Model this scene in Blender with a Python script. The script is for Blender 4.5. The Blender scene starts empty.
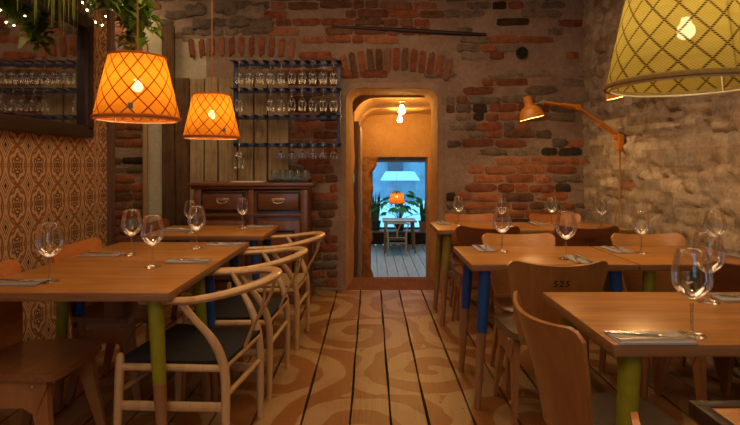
import bpy, bmesh, math, random
import numpy as np
from math import pi, sin, cos, radians as R, sqrt, atan2
from mathutils import Vector, Matrix
random.seed(7)
S = bpy.context.scene
C = S.collection

# ------------------------------------------------------------------ helpers
class MB:
    """collects shapes and links them as ONE mesh object"""
    def __init__(s): s.v=[]; s.f=[]; s.m=[]; s.uv=[]; s.col=[]; s.has_uv=False; s.has_col=False
    def face(s, idx, m=0, uv=None, col=None):
        s.f.append(tuple(idx)); s.m.append(m); s.uv.append(uv); s.col.append(col)
        if uv is not None: s.has_uv=True
        if col is not None: s.has_col=True
    def verts(s, pts):
        b=len(s.v); s.v.extend([tuple(p) for p in pts]); return b
    def add_bm(s, bm, m=0, M=None, col=None):
        b=len(s.v); bm.verts.ensure_lookup_table(); bm.verts.index_update()
        for v in bm.verts:
            p = M @ v.co if M else v.co
            s.v.append((p.x,p.y,p.z))
        for f in bm.faces: s.face([b+v.index for v in f.verts], m, None, col)
        bm.free(); return s
    def box(s, c, d, bev=0.0, m=0, rot=None, seg=2, col=None):
        bm=bmesh.new(); bmesh.ops.create_cube(bm,size=1)
        for v in bm.verts: v.co=Vector((v.co.x*d[0],v.co.y*d[1],v.co.z*d[2]))
        if bev>0: bmesh.ops.bevel(bm,geom=list(bm.edges),offset=bev,segments=seg,affect='EDGES',profile=.5)
        M=Matrix.Translation(Vector(c))
        if rot is not None: M = M @ rot
        return s.add_bm(bm,m,M,col)
    def tube(s, pts, rad, seg=10, m=0, squash=None, up=None, cap=True, rect=False):
        """sweep a ring along a polyline; squash=(a,b) stretches the ring along its side / its normal"""
        P=[Vector(p) for p in pts]; n=len(P)
        if not hasattr(rad,'__len__'): rad=[rad]*n
        T=[]
        for i in range(n):
            t=(P[min(i+1,n-1)]-P[max(i-1,0)])
            T.append(t.normalized() if t.length>1e-9 else Vector((0,0,1)))
        ref=Vector(up) if up else (Vector((0,0,1)) if abs(T[0].z)<.9 else Vector((0,1,0)))
        N=(ref-T[0]*ref.dot(T[0])).normalized()
        rings=[]
        a,b_=squash or (1,1)
        for i in range(n):
            N=(N-T[i]*N.dot(T[i])); 
            if N.length<1e-6: N=T[i].orthogonal()
            N.normalize()
            B=T[i].cross(N)
            if rect:
                cs=[(1,1),(-1,1),(-1,-1),(1,-1)]
                ring=[P[i]+N*(b_*rad[i]*q)+B*(a*rad[i]*p) for p,q in cs]
            else:
                ring=[P[i]+N*(b_*rad[i]*sin(2*pi*k/seg))+B*(a*rad[i]*cos(2*pi*k/seg)) for k in range(seg)]
            rings.append(s.verts(ring))
        q=4 if rect else seg
        for i in range(n-1):
            for k in range(q):
                k2=(k+1)%q
                s.face((rings[i]+k,rings[i]+k2,rings[i+1]+k2,rings[i+1]+k),m)
        if cap:
            s.face([rings[0]+k for k in range(q)][::-1],m); s.face([rings[-1]+k for k in range(q)],m)
        return s
    def lathe(s, prof, seg=24, m=0, M=None, uv=False, close=True):
        """spin (r,z) pairs about Z"""
        rings=[]
        for r,z in prof:
            pts=[Vector((r*cos(2*pi*k/seg),r*sin(2*pi*k/seg),z)) for k in range(seg)] if r>1e-6 else [Vector((0,0,z))]
            if M: pts=[M@p for p in pts]
            rings.append((s.verts(pts),len(pts)))
        n=len(prof)
        for i in range(n-1):
            (a,na),(b,nb)=rings[i],rings[i+1]
            for k in range(seg):
                k2=(k+1)%seg
                if na==1 and nb==1: continue
                if na==1: fc=(a,b+k2,b+k)
                elif nb==1: fc=(a+k,a+k2,b)
                else: fc=(a+k,a+k2,b+k2,b+k)
                u=None
                if uv and na>1 and nb>1:
                    u=((k/seg,i/(n-1)),((k+1)/seg,i/(n-1)),((k+1)/seg,(i+1)/(n-1)),(k/seg,(i+1)/(n-1)))
                s.face(fc,m,u)
        return s
    def grid(s, fn, nu, nv, m=0, flip=False, col=None):
        b=s.verts([fn(i/nu,j/nv) for j in range(nv+1) for i in range(nu+1)])
        w=nu+1
        for j in range(nv):
            for i in range(nu):
                q=(b+j*w+i,b+j*w+i+1,b+(j+1)*w+i+1,b+(j+1)*w+i)
                s.face(q[::-1] if flip else q,m,None,col)
        return b
    def shell(s, fn, nrm, nu, nv, th, m=0):
        """a curved panel with thickness; nrm(u,v) gives the offset direction"""
        a=s.grid(fn,nu,nv,m)
        def fb(u,v):
            p=Vector(fn(u,v)); return p+Vector(nrm(u,v))*th
        b=s.grid(fb,nu,nv,m,True)
        w=nu+1
        def ed(l):
            for p,q in zip(l[:-1],l[1:]): s.face((a+q,a+p,b+p,b+q),m)
        ed([i for i in range(nu+1)]); ed([nv*w+i for i in range(nu,-1,-1)])
        ed([j*w for j in range(nv,-1,-1)]); ed([j*w+nu for j in range(nv+1)])
        return s
    def prism(s, outline, z0, z1, m=0, M=None):
        n=len(outline)
        A=[Vector((x,y,z0)) for x,y in outline]; B=[Vector((x,y,z1)) for x,y in outline]
        if M: A=[M@p for p in A]; B=[M@p for p in B]
        a=s.verts(A); b=s.verts(B)
        s.face([a+k for k in range(n)][::-1],m); s.face([b+k for k in range(n)],m)
        for k in range(n):
            k2=(k+1)%n; s.face((a+k,a+k2,b+k2,b+k),m)
        return s
    def mesh(s, name, mats, smooth=True, angle=35):
        me=bpy.data.meshes.new(name); me.from_pydata(s.v,[],s.f)
        for mt in (mats if isinstance(mats,(list,tuple)) else [mats]): me.materials.append(mt)
        me.polygons.foreach_set('material_index',s.m)
        if smooth:
            me.polygons.foreach_set('use_smooth',[True]*len(s.f))
        if s.has_uv:
            L=me.uv_layers.new(name='UVMap'); k=0
            for fi,f in enumerate(s.f):
                u=s.uv[fi]
                for j in range(len(f)):
                    if u: L.data[k].uv=u[j]
                    k+=1
        if s.has_col:
            ca=me.color_attributes.new('Col','FLOAT_COLOR','CORNER'); buf=[]
            for fi,f in enumerate(s.f):
                c=s.col[fi] or (.3,.3,.3)
                buf.extend([c[0],c[1],c[2],1.0]*len(f))
            ca.data.foreach_set('color',buf)
        me.update()
        if smooth: me.set_sharp_from_angle(angle=R(angle))
        return me
    def build(s, name, mats, parent=None, smooth=True, angle=35, loc=None, rotz=0):
        return put(name, s.mesh(name,mats,smooth,angle), parent, loc, rotz)

def put(name, me, parent=None, loc=None, rotz=0):
    o=bpy.data.objects.new(name,me); C.objects.link(o)
    if parent: o.parent=parent
    if loc is not None: o.location=loc
    o.rotation_euler=(0,0,rotz)
    return o
def tag(o,label,cat,group=None,kind=None):
    o['label']=label; o['category']=cat
    if group: o['group']=group
    if kind: o['kind']=kind
    return o
def thing(name,label,cat,loc=(0,0,0),rotz=0,group=None):
    o=bpy.data.objects.new(name,None); C.objects.link(o)
    o.empty_display_size=.1
    o.location=loc; o.rotation_euler=(0,0,rotz)
    return tag(o,label,cat,group)
def struct(o,label=None):
    o['kind']='structure'
    if label: o['label']=label
    return o
class Proto:
    """part meshes made once, then linked under as many things as are wanted"""
    def __init__(s): s.p=[]
    def add(s,name,me,sub=None,loc=None,label=None): s.p.append((name,me,sub,loc,label)); return len(s.p)-1
    def place(s,root):
        made=[]
        for name,me,sub,loc,label in s.p:
            o=put(name,me,root if sub is None else made[sub],loc)
            if label: o['label']=label
            made.append(o)
        return made

def spline(pts,n=6):
    P=[Vector(p) for p in pts]; out=[]
    for i in range(len(P)-1):
        p0=P[max(i-1,0)];p1=P[i];p2=P[i+1];p3=P[min(i+2,len(P)-1)]
        for k in range(n):
            t=k/n
            out.append(.5*((2*p1)+(p2-p0)*t+(2*p0-5*p1+4*p2-p3)*t*t+(3*p1-p0-3*p2+p3)*t**3))
    out.append(P[-1]); return out

# ------------------------------------------------------------------ materials
class NT:
    def __init__(s,name):
        s.mat=bpy.data.materials.new(name); s.mat.use_nodes=True
        s.t=s.mat.node_tree; s.t.nodes.clear()
        s.out=s.n('ShaderNodeOutputMaterial')
    def n(s,typ,**kw):
        nd=s.t.nodes.new(typ)
        for k,v in kw.items(): setattr(nd,k,v)
        return nd
    def set(s,sock,val):
        if hasattr(val,'is_output') or isinstance(val,bpy.types.NodeSocket): s.t.links.new(val,sock)
        elif val is not None:
            if hasattr(sock.default_value,'__len__') and hasattr(val,'__len__') and len(val)==3 and len(sock.default_value)==4: val=(*val,1)
            sock.default_value=val
    def math(s,op,a,b=None,c=None,clamp=False):
        nd=s.n('ShaderNodeMath',operation=op); nd.use_clamp=clamp
        s.set(nd.inputs[0],a)
        if b is not None: s.set(nd.inputs[1],b)
        if c is not None: s.set(nd.inputs[2],c)
        return nd.outputs[0]
    def coord(s,which='Object',scale=(1,1,1),loc=(0,0,0),rot=(0,0,0)):
        tc=s.n('ShaderNodeTexCoord'); mp=s.n('ShaderNodeMapping')
        mp.inputs['Scale'].default_value=scale; mp.inputs['Location'].default_value=loc; mp.inputs['Rotation'].default_value=rot
        s.t.links.new(tc.outputs[which],mp.inputs[0]); return mp.outputs[0]
    def noise(s,vec,scale,detail=4,rough=.55,dist=0,color=False):
        nd=s.n('ShaderNodeTexNoise'); s.set(nd.inputs['Vector'],vec)
        nd.inputs['Scale'].default_value=scale; nd.inputs['Detail'].default_value=detail
        nd.inputs['Roughness'].default_value=rough; nd.inputs['Distortion'].default_value=dist
        return nd.outputs['Color'] if color else nd.outputs[0]
    def ramp(s,fac,stops):
        nd=s.n('ShaderNodeValToRGB'); s.set(nd.inputs[0],fac); e=nd.color_ramp.elements
        while len(e)>1: e.remove(e[-1])
        e[0].position=stops[0][0]; e[0].color=(*stops[0][1],1)
        for p,c in stops[1:]:
            q=e.new(p); q.color=(*c,1)
        return nd.outputs[0]
    def mix(s,fac,a,b,blend='MIX'):
        nd=s.n('ShaderNodeMix',data_type='RGBA',blend_type=blend)
        s.set(nd.inputs[0],fac); s.set(nd.inputs[6],a); s.set(nd.inputs[7],b); return nd.outputs[2]
    def step(s,x,lo,hi):
        nd=s.n('ShaderNodeMapRange',interpolation_type='SMOOTHSTEP'); s.set(nd.inputs[0],x)
        nd.inputs[1].default_value=lo; nd.inputs[2].default_value=hi; return nd.outputs[0]
    def bump(s,h,strength=.3,dist=.01):
        nd=s.n('ShaderNodeBump'); nd.inputs['Strength'].default_value=strength; nd.inputs['Distance'].default_value=dist
        s.set(nd.inputs['Height'],h); return nd.outputs[0]
    def pbr(s,base,rough=.5,metal=0,normal=None,coat=0,spec=None,emit=None,estr=0,trans=0,sheen=0):
        p=s.n('ShaderNodeBsdfPrincipled'); s.set(p.inputs['Base Color'],base); s.set(p.inputs['Roughness'],rough)
        p.inputs['Metallic'].default_value=metal
        if normal is not None: s.set(p.inputs['Normal'],normal)
        if coat: p.inputs['Coat Weight'].default_value=coat; p.inputs['Coat Roughness'].default_value=.2
        if spec is not None: p.inputs['Specular IOR Level'].default_value=spec
        if emit is not None: s.set(p.inputs['Emission Color'],emit); p.inputs['Emission Strength'].default_value=estr
        if sheen: p.inputs['Sheen Weight'].default_value=sheen
        s.t.links.new(p.outputs[0],s.out.inputs[0]); return s.mat
    def sep(s,vec):
        nd=s.n('ShaderNodeSeparateXYZ'); s.set(nd.inputs[0],vec); return nd.outputs
    def comb(s,x,y,z=0):
        nd=s.n('ShaderNodeCombineXYZ'); s.set(nd.inputs[0],x); s.set(nd.inputs[1],y); s.set(nd.inputs[2],z); return nd.outputs[0]

def plain(name,c,rough=.5,metal=0,var=.12,scale=30,bump=.08,coat=0,spec=None):
    t=NT(name); v=t.coord()
    n=t.noise(v,scale,4)
    d=tuple(x*(1-var) for x in c); l=tuple(min(1,x*(1+var)) for x in c)
    return t.pbr(t.ramp(n,[(.3,d),(.7,l)]),rough,metal,t.bump(t.noise(v,scale*3,3),bump,.004),coat,spec)
def wood(name,c1,c2,rough=.4,axis=0,scale=1.0,coat=0,grain=1.0,bump=.12):
    t=NT(name); sc=[9*scale]*3; sc[axis]=.8*scale
    v=t.coord('Object',tuple(sc))
    n=t.noise(v,2.2,6,.6,.6)
    sc2=[70*scale]*3; sc2[axis]=2.5*scale
    f=t.noise(t.coord('Object',tuple(sc2)),2,3)
    k=t.math('ADD',t.math('MULTIPLY',n,.75),t.math('MULTIPLY',f,.3*grain))
    m=tuple((a+b)/2 for a,b in zip(c1,c2))
    col=t.ramp(k,[(.36,c1),(.5,m),(.66,c2)])
    return t.pbr(col,t.math('ADD',t.math('MULTIPLY',f,.2),rough-.1),0,t.bump(f,bump,.003),coat)
def emis(name,c,st):
    t=NT(name); e=t.n('ShaderNodeEmission'); t.set(e.inputs[0],c); e.inputs[1].default_value=st
    t.t.links.new(e.outputs[0],t.out.inputs[0]); return t.mat
def thin_glass(name,tint=(.97,.97,.96),refl=.9,base=.03):
    t=NT(name)
    tr=t.n('ShaderNodeBsdfTransparent'); t.set(tr.inputs[0],tint)
    gl=t.n('ShaderNodeBsdfGlossy'); gl.inputs['Roughness'].default_value=.02; t.set(gl.inputs[0],(1,1,1))
    lw=t.n('ShaderNodeLayerWeight'); lw.inputs[0].default_value=.35
    f=t.math('ADD',t.math('MULTIPLY',lw.outputs[0],refl*.8),base,clamp=True)
    mx=t.n('ShaderNodeMixShader'); t.set(mx.inputs[0],f)
    t.t.links.new(tr.outputs[0],mx.inputs[1]); t.t.links.new(gl.outputs[0],mx.inputs[2])
    t.t.links.new(mx.outputs[0],t.out.inputs[0]); return t.mat
def shade_mat(name,c,cl,lw=.055,dotted=False,trans=.05,N=14,Mv=3.5):
    t=NT(name); tc=t.n('ShaderNodeTexCoord'); s_=t.sep(tc.outputs['UV'])
    u=t.math('MULTIPLY',s_[0],N); v=t.math('MULTIPLY',s_[1],Mv)
    def tri(x):
        return t.math('ABSOLUTE',t.math('SUBTRACT',t.math('FRACT',x),.5))
    a=tri(t.math('ADD',u,v)); b=tri(t.math('SUBTRACT',u,v))
    line=t.math('SUBTRACT',1,t.step(t.math('MINIMUM',a,b),lw*.55,lw))
    if dotted:
        dn=t.math('ABSOLUTE',t.math('SINE',t.math('MULTIPLY',s_[1],190)))
        line=t.math('MULTIPLY',line,t.step(dn,.15,.55))
    # knitted threads
    wv=t.math('MULTIPLY',t.math('SINE',t.math('MULTIPLY',s_[0],N*46)),t.math('SINE',t.math('MULTIPLY',s_[1],270)))
    n=t.noise(tc.outputs['UV'],16,3)
    base=t.mix(t.math('ADD',t.math('MULTIPLY',wv,.35),t.math('MULTIPLY',n,.6),clamp=True),tuple(x*.66 for x in c),tuple(min(1,x*1.15) for x in c))
    col=t.mix(line,base,cl)
    df=t.n('ShaderNodeBsdfDiffuse'); tl=t.n('ShaderNodeBsdfTranslucent'); tr=t.n('ShaderNodeBsdfTransparent')
    t.set(df.inputs[0],col); t.set(tl.inputs[0],col)
    m1=t.n('ShaderNodeMixShader'); m1.inputs[0].default_value=.6
    t.t.links.new(df.outputs[0],m1.inputs[1]); t.t.links.new(tl.outputs[0],m1.inputs[2])
    t.set(tr.inputs[0],(1,.9,.75))
    m2=t.n('ShaderNodeMixShader'); t.set(m2.inputs[0],t.math('MULTIPLY',t.math('SUBTRACT',1,line),trans))
    t.t.links.new(m1.outputs[0],m2.inputs[1]); t.t.links.new(tr.outputs[0],m2.inputs[2])
    t.t.links.new(m2.outputs[0],t.out.inputs[0]); return t.mat

M={}
M['oak_top']=wood('oak_top',(.22,.080,.012),(.50,.228,.048),.36,0,1.0,coat=.15)
M['oak_edge']=wood('oak_edge',(.17,.08,.03),(.30,.15,.06),.5,0,1.4)
M['leg_wood']=wood('leg_wood',(.20,.095,.035),(.34,.17,.07),.5,2,1.5)
M['green']=plain('green_paint',(.25,.26,.012),.42,var=.1)
M['blue']=plain('blue_paint',(.008,.07,.30),.42,var=.1)
M['olive']=plain('olive_paint',(.24,.19,.03),.45,var=.1)
M['ply_orange']=wood('ply_orange',(.36,.115,.024),(.50,.185,.045),.34,0,.9,coat=.3)
M['ply_honey']=wood('ply_honey',(.46,.21,.058),(.60,.30,.095),.34,0,.9,coat=.3)
M['ply_brown']=wood('ply_brown',(.23,.095,.024),(.35,.158,.044),.34,2,.9,coat=.3)
M['ply_leg']=wood('ply_leg',(.25,.11,.035),(.36,.17,.06),.38,2,.9,coat=.2)
M['ply_dark']=wood('ply_dark',(.12,.036,.011),(.19,.06,.018),.38,0,.9,coat=.25)
M['seat_brown']=wood('seat_brown',(.15,.065,.026),(.27,.12,.045),.32,0,.9,coat=.35)
M['seat_dark']=plain('seat_dark',(.13,.105,.08),.33,var=.25,scale=18,bump=.1,coat=.3)
M['ash']=wood('ash',(.46,.29,.125),(.62,.43,.22),.42,2,1.4,coat=.1)
M['ash_rail']=wood('ash_rail',(.46,.28,.115),(.62,.42,.21),.36,0,1.4,coat=.2)
M['bolt']=plain('bolt',(.55,.52,.47),.3,1,.05)
M['ink']=plain('black_ink',(.01,.008,.007),.6,var=.05)
M['sideboard']=wood('sideboard_wood',(.10,.036,.016),(.20,.075,.03),.38,0,1.1,coat=.3)
M['sideboard_v']=wood('sideboard_panel',(.11,.04,.018),(.21,.08,.033),.38,2,1.1,coat=.3)
M['moulding']=plain('dark_moulding',(.018,.008,.005),.45,var=.2)
M['brass']=plain('old_brass',(.5,.4,.26),.4,1,.2)
M['frame']=wood('mirror_frame_wood',(.018,.010,.006),(.05,.026,.014),.45,1,1.3,coat=.1)
M['steel_blue']=plain('rack_blue_steel',(.05,.075,.17),.45,.1,.2)
M['cutlery']=plain('cutlery_steel',(.82,.78,.72),.25,1,.03,bump=.0)
M['napkin']=plain('grey_napkin',(.34,.335,.35),.85,var=.08,scale=120,bump=.25)
M['paper']=plain('paper',(.62,.58,.52),.8,var=.04)
M['glass']=thin_glass('wine_glass',(.97,.965,.95),.85,.035)
M['glass_stem']=thin_glass('stem_glass',(.93,.92,.9),.9,.22)
M['rack_glass']=thin_glass('rack_glass',(.93,.95,.93),.95,.06)
M['tumbler']=thin_glass('tumbler_glass',(.86,.91,.86),.9,.07)
M['pane']=thin_glass('window_pane',(.97,.98,.99),.5,.03)
M['white_paint']=plain('white_paint',(.55,.53,.5),.5,var=.05)
M['black']=plain('black_plastic',(.012,.012,.013),.5,var=.1)
M['orange_metal']=plain('orange_enamel',(.60,.22,.015),.34,var=.05,coat=.3)
M['inner_enamel']=plain('cream_enamel',(.75,.62,.3),.5,var=.03)
M['tag_fabric']=plain('tag_fabric',(.11,.12,.16),.8,var=.1)
M['cord']=plain('lamp_cord',(.40,.17,.05),.7,var=.1)
M['terracotta']=plain('terracotta',(.36,.11,.05),.75,var=.2)
M['dark_pot']=plain('dark_pot',(.03,.03,.035),.5,var=.2)
M['snow']=plain('snow',(.82,.86,.9),.8,var=.04,scale=2)
M['far_wall']=plain('far_wall',(.20,.26,.30),.8,var=.3,scale=1.2)
M['far_plank']=wood('far_plank',(.42,.40,.38),(.62,.60,.56),.5,1,.7)
M['stem']=plain('plant_stem',(.10,.12,.03),.6,var=.2)

def leaf_mat(name,a,b):
    t=NT(name); v=t.coord(); n=t.noise(v,9,3)
    col=t.ramp(n,[(.3,a),(.7,b)])
    df=t.n('ShaderNodeBsdfPrincipled'); t.set(df.inputs[0],col); df.inputs['Roughness'].default_value=.4
    tl=t.n('ShaderNodeBsdfTranslucent'); t.set(tl.inputs[0],col)
    mx=t.n('ShaderNodeMixShader'); mx.inputs[0].default_value=.3
    t.t.links.new(df.outputs[0],mx.inputs[1]); t.t.links.new(tl.outputs[0],mx.inputs[2]); t.t.links.new(mx.outputs[0],t.out.inputs[0])
    return t.mat
M['leaf']=leaf_mat('pothos_leaf',(.06,.17,.018),(.26,.36,.04))
M['leaf_spider']=leaf_mat('spider_leaf',(.16,.27,.025),(.42,.48,.08))
M['leaf_far']=leaf_mat('monstera_leaf',(.07,.34,.08),(.20,.58,.18))
M['snake']=leaf_mat('snake_plant_leaf',(.03,.10,.03),(.12,.22,.07))

# brick / mortar of the back wall
def mortar_mat(name,a,b,c,sc=3.0):
    t=NT(name); v=t.coord()
    n=t.noise(v,sc,7,.6); n2=t.noise(v,26,5,.65)
    k=t.math('ADD',t.math('MULTIPLY',n,.7),t.math('MULTIPLY',n2,.3))
    col=t.ramp(k,[(.34,a),(.5,b),(.64,c)])
    h=t.math('ADD',t.noise(v,18,6,.65),t.math('MULTIPLY',t.noise(v,70,4),.5))
    return t.pbr(col,.92,0,t.bump(h,.75,.02),spec=.15)
M['mortar']=mortar_mat('lime_mortar',(.20,.135,.100),(.29,.205,.155),(.38,.285,.22))
M['plaster_warm']=mortar_mat('warm_plaster',(.42,.24,.10),(.52,.32,.14),(.6,.4,.2),2.0)
M['plaster_pale']=mortar_mat('pale_plaster',(.42,.38,.28),(.50,.46,.34),(.57,.53,.40),4)
def brick_mat():
    t=NT('old_brick'); at=t.n('ShaderNodeVertexColor'); at.layer_name='Col'; v=t.coord()
    n=t.noise(v,14,6,.65); n2=t.noise(v,55,4,.6)
    k=t.math('ADD',t.math('MULTIPLY',n,.6),t.math('MULTIPLY',n2,.4))
    dark=t.mix(1,at.outputs[0],(.55,.5,.5),'MULTIPLY')
    col=t.mix(t.step(k,.36,.58),dark,at.outputs[0])
    lime=t.step(t.noise(v,6,6,.7),.56,.72)
    col=t.mix(t.math('MULTIPLY',lime,.55),col,(.25,.17,.12))
    return t.pbr(col,.9,0,t.bump(k,.8,.015),spec=.15)
M['brick']=brick_mat()
def stone_mat():
    t=NT('limewashed_stone'); at=t.n('ShaderNodeVertexColor'); at.layer_name='Col'; v=t.coord()
    n=t.noise(v,9,7,.65); n2=t.noise(v,40,5,.65)
    k=t.math('ADD',t.math('MULTIPLY',n,.6),t.math('MULTIPLY',n2,.4))
    tone=t.ramp(k,[(.34,(.50,.44,.38)),(.5,(.85,.82,.78)),(.66,(1.1,1.1,1.08))])
    col=t.mix(1,at.outputs[0],tone,'MULTIPLY')
    return t.pbr(col,.92,0,t.bump(k,.8,.02),spec=.15)
M['stone']=stone_mat()

def floor_mat():
    t=NT('painted_floorboards'); 
    at=t.n('ShaderNodeVertexColor'); at.layer_name='Col'
    v=t.coord(); gr=t.noise(t.coord('Object',(40,1.6,1)),2,5,.6); 
    n=t.noise(v,2.2,5,.6)
    w=t.n('ShaderNodeVectorMath',operation='ADD'); t.t.links.new(v,w.inputs[0])
    sc=t.n('ShaderNodeVectorMath',operation='SCALE'); t.t.links.new(t.noise(v,2.6,2,.5,color=True),sc.inputs[0]); sc.inputs['Scale'].default_value=.20
    t.t.links.new(sc.outputs[0],w.inputs[1])
    p=t.sep(w.outputs[0])
    px=.94; py=.70
    row=t.math('FLOOR',t.math('DIVIDE',p[1],py))
    fx=t.math('SUBTRACT',t.math('FRACT',t.math('ADD',t.math('DIVIDE',p[0],px),t.math('MULTIPLY',row,.5))),.5)
    fy=t.math('SUBTRACT',t.math('FRACT',t.math('DIVIDE',p[1],py)),.5)
    x=t.math('MULTIPLY',fx,px); y=t.math('MULTIPLY',fy,py)
    d=t.math('SQRT',t.math('ADD',t.math('MULTIPLY',x,x),t.math('MULTIPLY',y,y)))
    th=t.math('ARCTAN2',y,x)
    sp=t.math('SINE',t.math('ADD',t.math('MULTIPLY',d,24),th))
    pat=t.step(sp,-.12,.12)
    wear=t.step(t.noise(v,1.3,6,.7),.50,.72)
    fine=t.step(t.noise(t.coord('Object',(30,2,1)),1.6,5,.7),.5,.8)
    lost=t.math('MAXIMUM',wear,t.math('MULTIPLY',fine,.6))
    bare=t.ramp(gr,[(.3,(.15,.060,.015)),(.7,(.27,.118,.032))])
    ochre=t.mix(n,(.19,.072,.016),(.27,.112,.028))
    cream=t.mix(n,(.29,.18,.08),(.38,.245,.12))
    col=t.mix(pat,ochre,cream); col=t.mix(lost,col,bare)
    col=t.mix(1,col,at.outputs[0],'MULTIPLY')
    nails=t.n('ShaderNodeTexVoronoi'); t.set(nails.inputs['Vector'],v); nails.inputs['Scale'].default_value=9
    col=t.mix(t.math('SUBTRACT',1,t.step(nails.outputs['Distance'],.045,.075)),col,(.05,.025,.012))
    return t.pbr(col,t.math('ADD',.26,t.math('MULTIPLY',gr,.3)),0,t.bump(t.math('ADD',gr,t.math('MULTIPLY',n,.5)),.25,.006))
M['floor']=floor_mat()
M['gap']=plain('board_gap',(.012,.008,.006),.9,var=.3)

def wallpaper_mat():
    t=NT('ornament_wallpaper'); v=t.coord(); p=t.sep(v)
    W,H=.187,.232
    def cell(off):
        u=t.math('SUBTRACT',t.math('FRACT',t.math('ADD',t.math('DIVIDE',p[1],W),off)),.5)
        w=t.math('SUBTRACT',t.math('FRACT',t.math('ADD',t.math('DIVIDE',p[2],H),off+.12)),.5)
        return u,w
    u,w=cell(.0)
    eu=t.math('DIVIDE',u,.44); ew=t.math('DIVIDE',w,.52)
    d=t.math('SQRT',t.math('ADD',t.math('MULTIPLY',eu,eu),t.math('MULTIPLY',ew,ew)))
    th=t.math('ARCTAN2',ew,eu)
    pet=t.math('COSINE',t.math('MULTIPLY',th,6))
    l1=t.step(t.math('SINE',t.math('ADD',t.math('MULTIPLY',d,17),t.math('MULTIPLY',pet,1.5))),.05,.35)
    inside=t.math('SUBTRACT',1,t.step(d,.92,1.0))
    m1=t.math('MULTIPLY',l1,inside)
    ring=t.math('SUBTRACT',1,t.step(t.math('ABSOLUTE',t.math('SUBTRACT',d,.93)),.03,.07))
    m1=t.math('MAXIMUM',m1,ring)
    # dark flower in the middle of the medallion
    fl=t.math('MULTIPLY',t.step(t.math('SINE',t.math('ADD',t.math('MULTIPLY',d,30),t.math('MULTIPLY',t.math('COSINE',t.math('MULTIPLY',th,4)),2.2))),.1,.5),t.math('SUBTRACT',1,t.step(d,.42,.5)))
    u2,w2=cell(.5)
    dd=t.math('ADD',t.math('DIVIDE',t.math('ABSOLUTE',u2),.24),t.math('DIVIDE',t.math('ABSOLUTE',w2),.33))
    m2=t.math('MULTIPLY',t.step(t.math('SINE',t.math('MULTIPLY',dd,15)),.0,.3),t.math('SUBTRACT',1,t.step(dd,.95,1.0)))
    dk2=t.math('SUBTRACT',1,t.step(dd,.22,.3))
    # thin linking stripes
    st=t.math('SUBTRACT',1,t.step(t.math('ABSOLUTE',t.math('SUBTRACT',t.math('ABSOLUTE',w2),.47)),.012,.03))
    n=t.noise(v,3,4)
    bg=t.mix(n,(.50,.31,.165),(.60,.39,.22))
    col=t.mix(t.math('MAXIMUM',m1,m2),bg,(.25,.115,.035))
    col=t.mix(t.math('MULTIPLY',st,.5),col,(.25,.115,.035))
    col=t.mix(t.math('MAXIMUM',fl,dk2),col,(.055,.032,.022))
    return t.pbr(col,.75,0,None,spec=.2)
M['wallpaper']=wallpaper_mat()
def old_plank(name,a,b,c):
    t=NT(name); gr=t.noise(t.coord('Object',(22,3,1.2)),2.2,7,.65,.8); v=t.coord(); n=t.noise(v,5,5,.65)
    k=t.math('ADD',t.math('MULTIPLY',gr,.6),t.math('MULTIPLY',n,.4))
    return t.pbr(t.ramp(k,[(.34,a),(.5,b),(.66,c)]),.85,0,t.bump(gr,.6,.01),spec=.2)
M['plank_grey']=old_plank('weathered_plank',(.18,.125,.065),(.34,.25,.145),(.47,.37,.235))
M['plank_brown']=old_plank('brown_plank',(.055,.03,.015),(.11,.062,.032),(.17,.10,.052))
M['threshold']=old_plank('threshold_wood',(.10,.035,.018),(.17,.065,.033),(.22,.09,.05))
def mirror_mat():
    t=NT('mirror_silver'); return t.pbr((.62,.60,.57),.035,1)
M['mirror']=mirror_mat()
def cord_seat(name,a,b):
    t=NT(name); p=t.sep(t.coord())
    # the woven paper cord runs in four triangles that meet at the middle
    f=t.math('GREATER_THAN',t.math('ABSOLUTE',t.math('MULTIPLY',p[0],.95)),t.math('ABSOLUTE',p[1]))
    s=t.math('ADD',t.math('MULTIPLY',p[0],t.math('SUBTRACT',1,f)),t.math('MULTIPLY',p[1],f))
    wv=t.math('SINE',t.math('MULTIPLY',s,900))
    col=t.mix(t.math('ADD',.5,t.math('MULTIPLY',wv,.5)),a,b)
    return t.pbr(col,.8,0,t.bump(wv,.7,.004))
M['cord_black']=cord_seat('black_cord_seat',(.006,.006,.008),(.016,.016,.02))
M['cord_natural']=cord_seat('natural_cord_seat',(.30,.21,.11),(.46,.34,.19))
WARM=(1.0,.50,.16)
M['bulb']=emis('lit_bulb',(1.0,.60,.25),120)
M['bulb_pale']=emis('lit_bulb_pale',(1.0,.76,.44),60)
M['bulb_bare']=emis('lit_bare_bulb',(1.0,.54,.15),300)
M['bulb_spot']=emis('lit_desk_bulb',(1.0,.60,.24),420)
M['fairy']=emis('fairy_bulb',(1.0,.78,.42),45)
M['shade_orange']=shade_mat('orange_shade',(.92,.38,.032),(.20,.030,.004),.066,trans=.03)
M['shade_yellow']=shade_mat('straw_shade',(.62,.48,.10),(.09,.055,.01),.075,True,trans=.02,N=17,Mv=4.2)
M['shade_far']=shade_mat('far_shade',(.95,.30,.05),(.5,.1,.01),.05,trans=.035)
M['rim_orange']=plain('orange_rim',(.50,.13,.012),.8,var=.1)
M['rim_straw']=plain('straw_rim',(.28,.19,.05),.85,var=.2,scale=90)
M['ring_wire']=plain('cream_wire',(.75,.66,.45),.5,var=.03)

# ------------------------------------------------------------------ the setting
XL,XR,YB,YF,ZC=-2.05,2.15,5.0,-2.6,3.15
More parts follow.
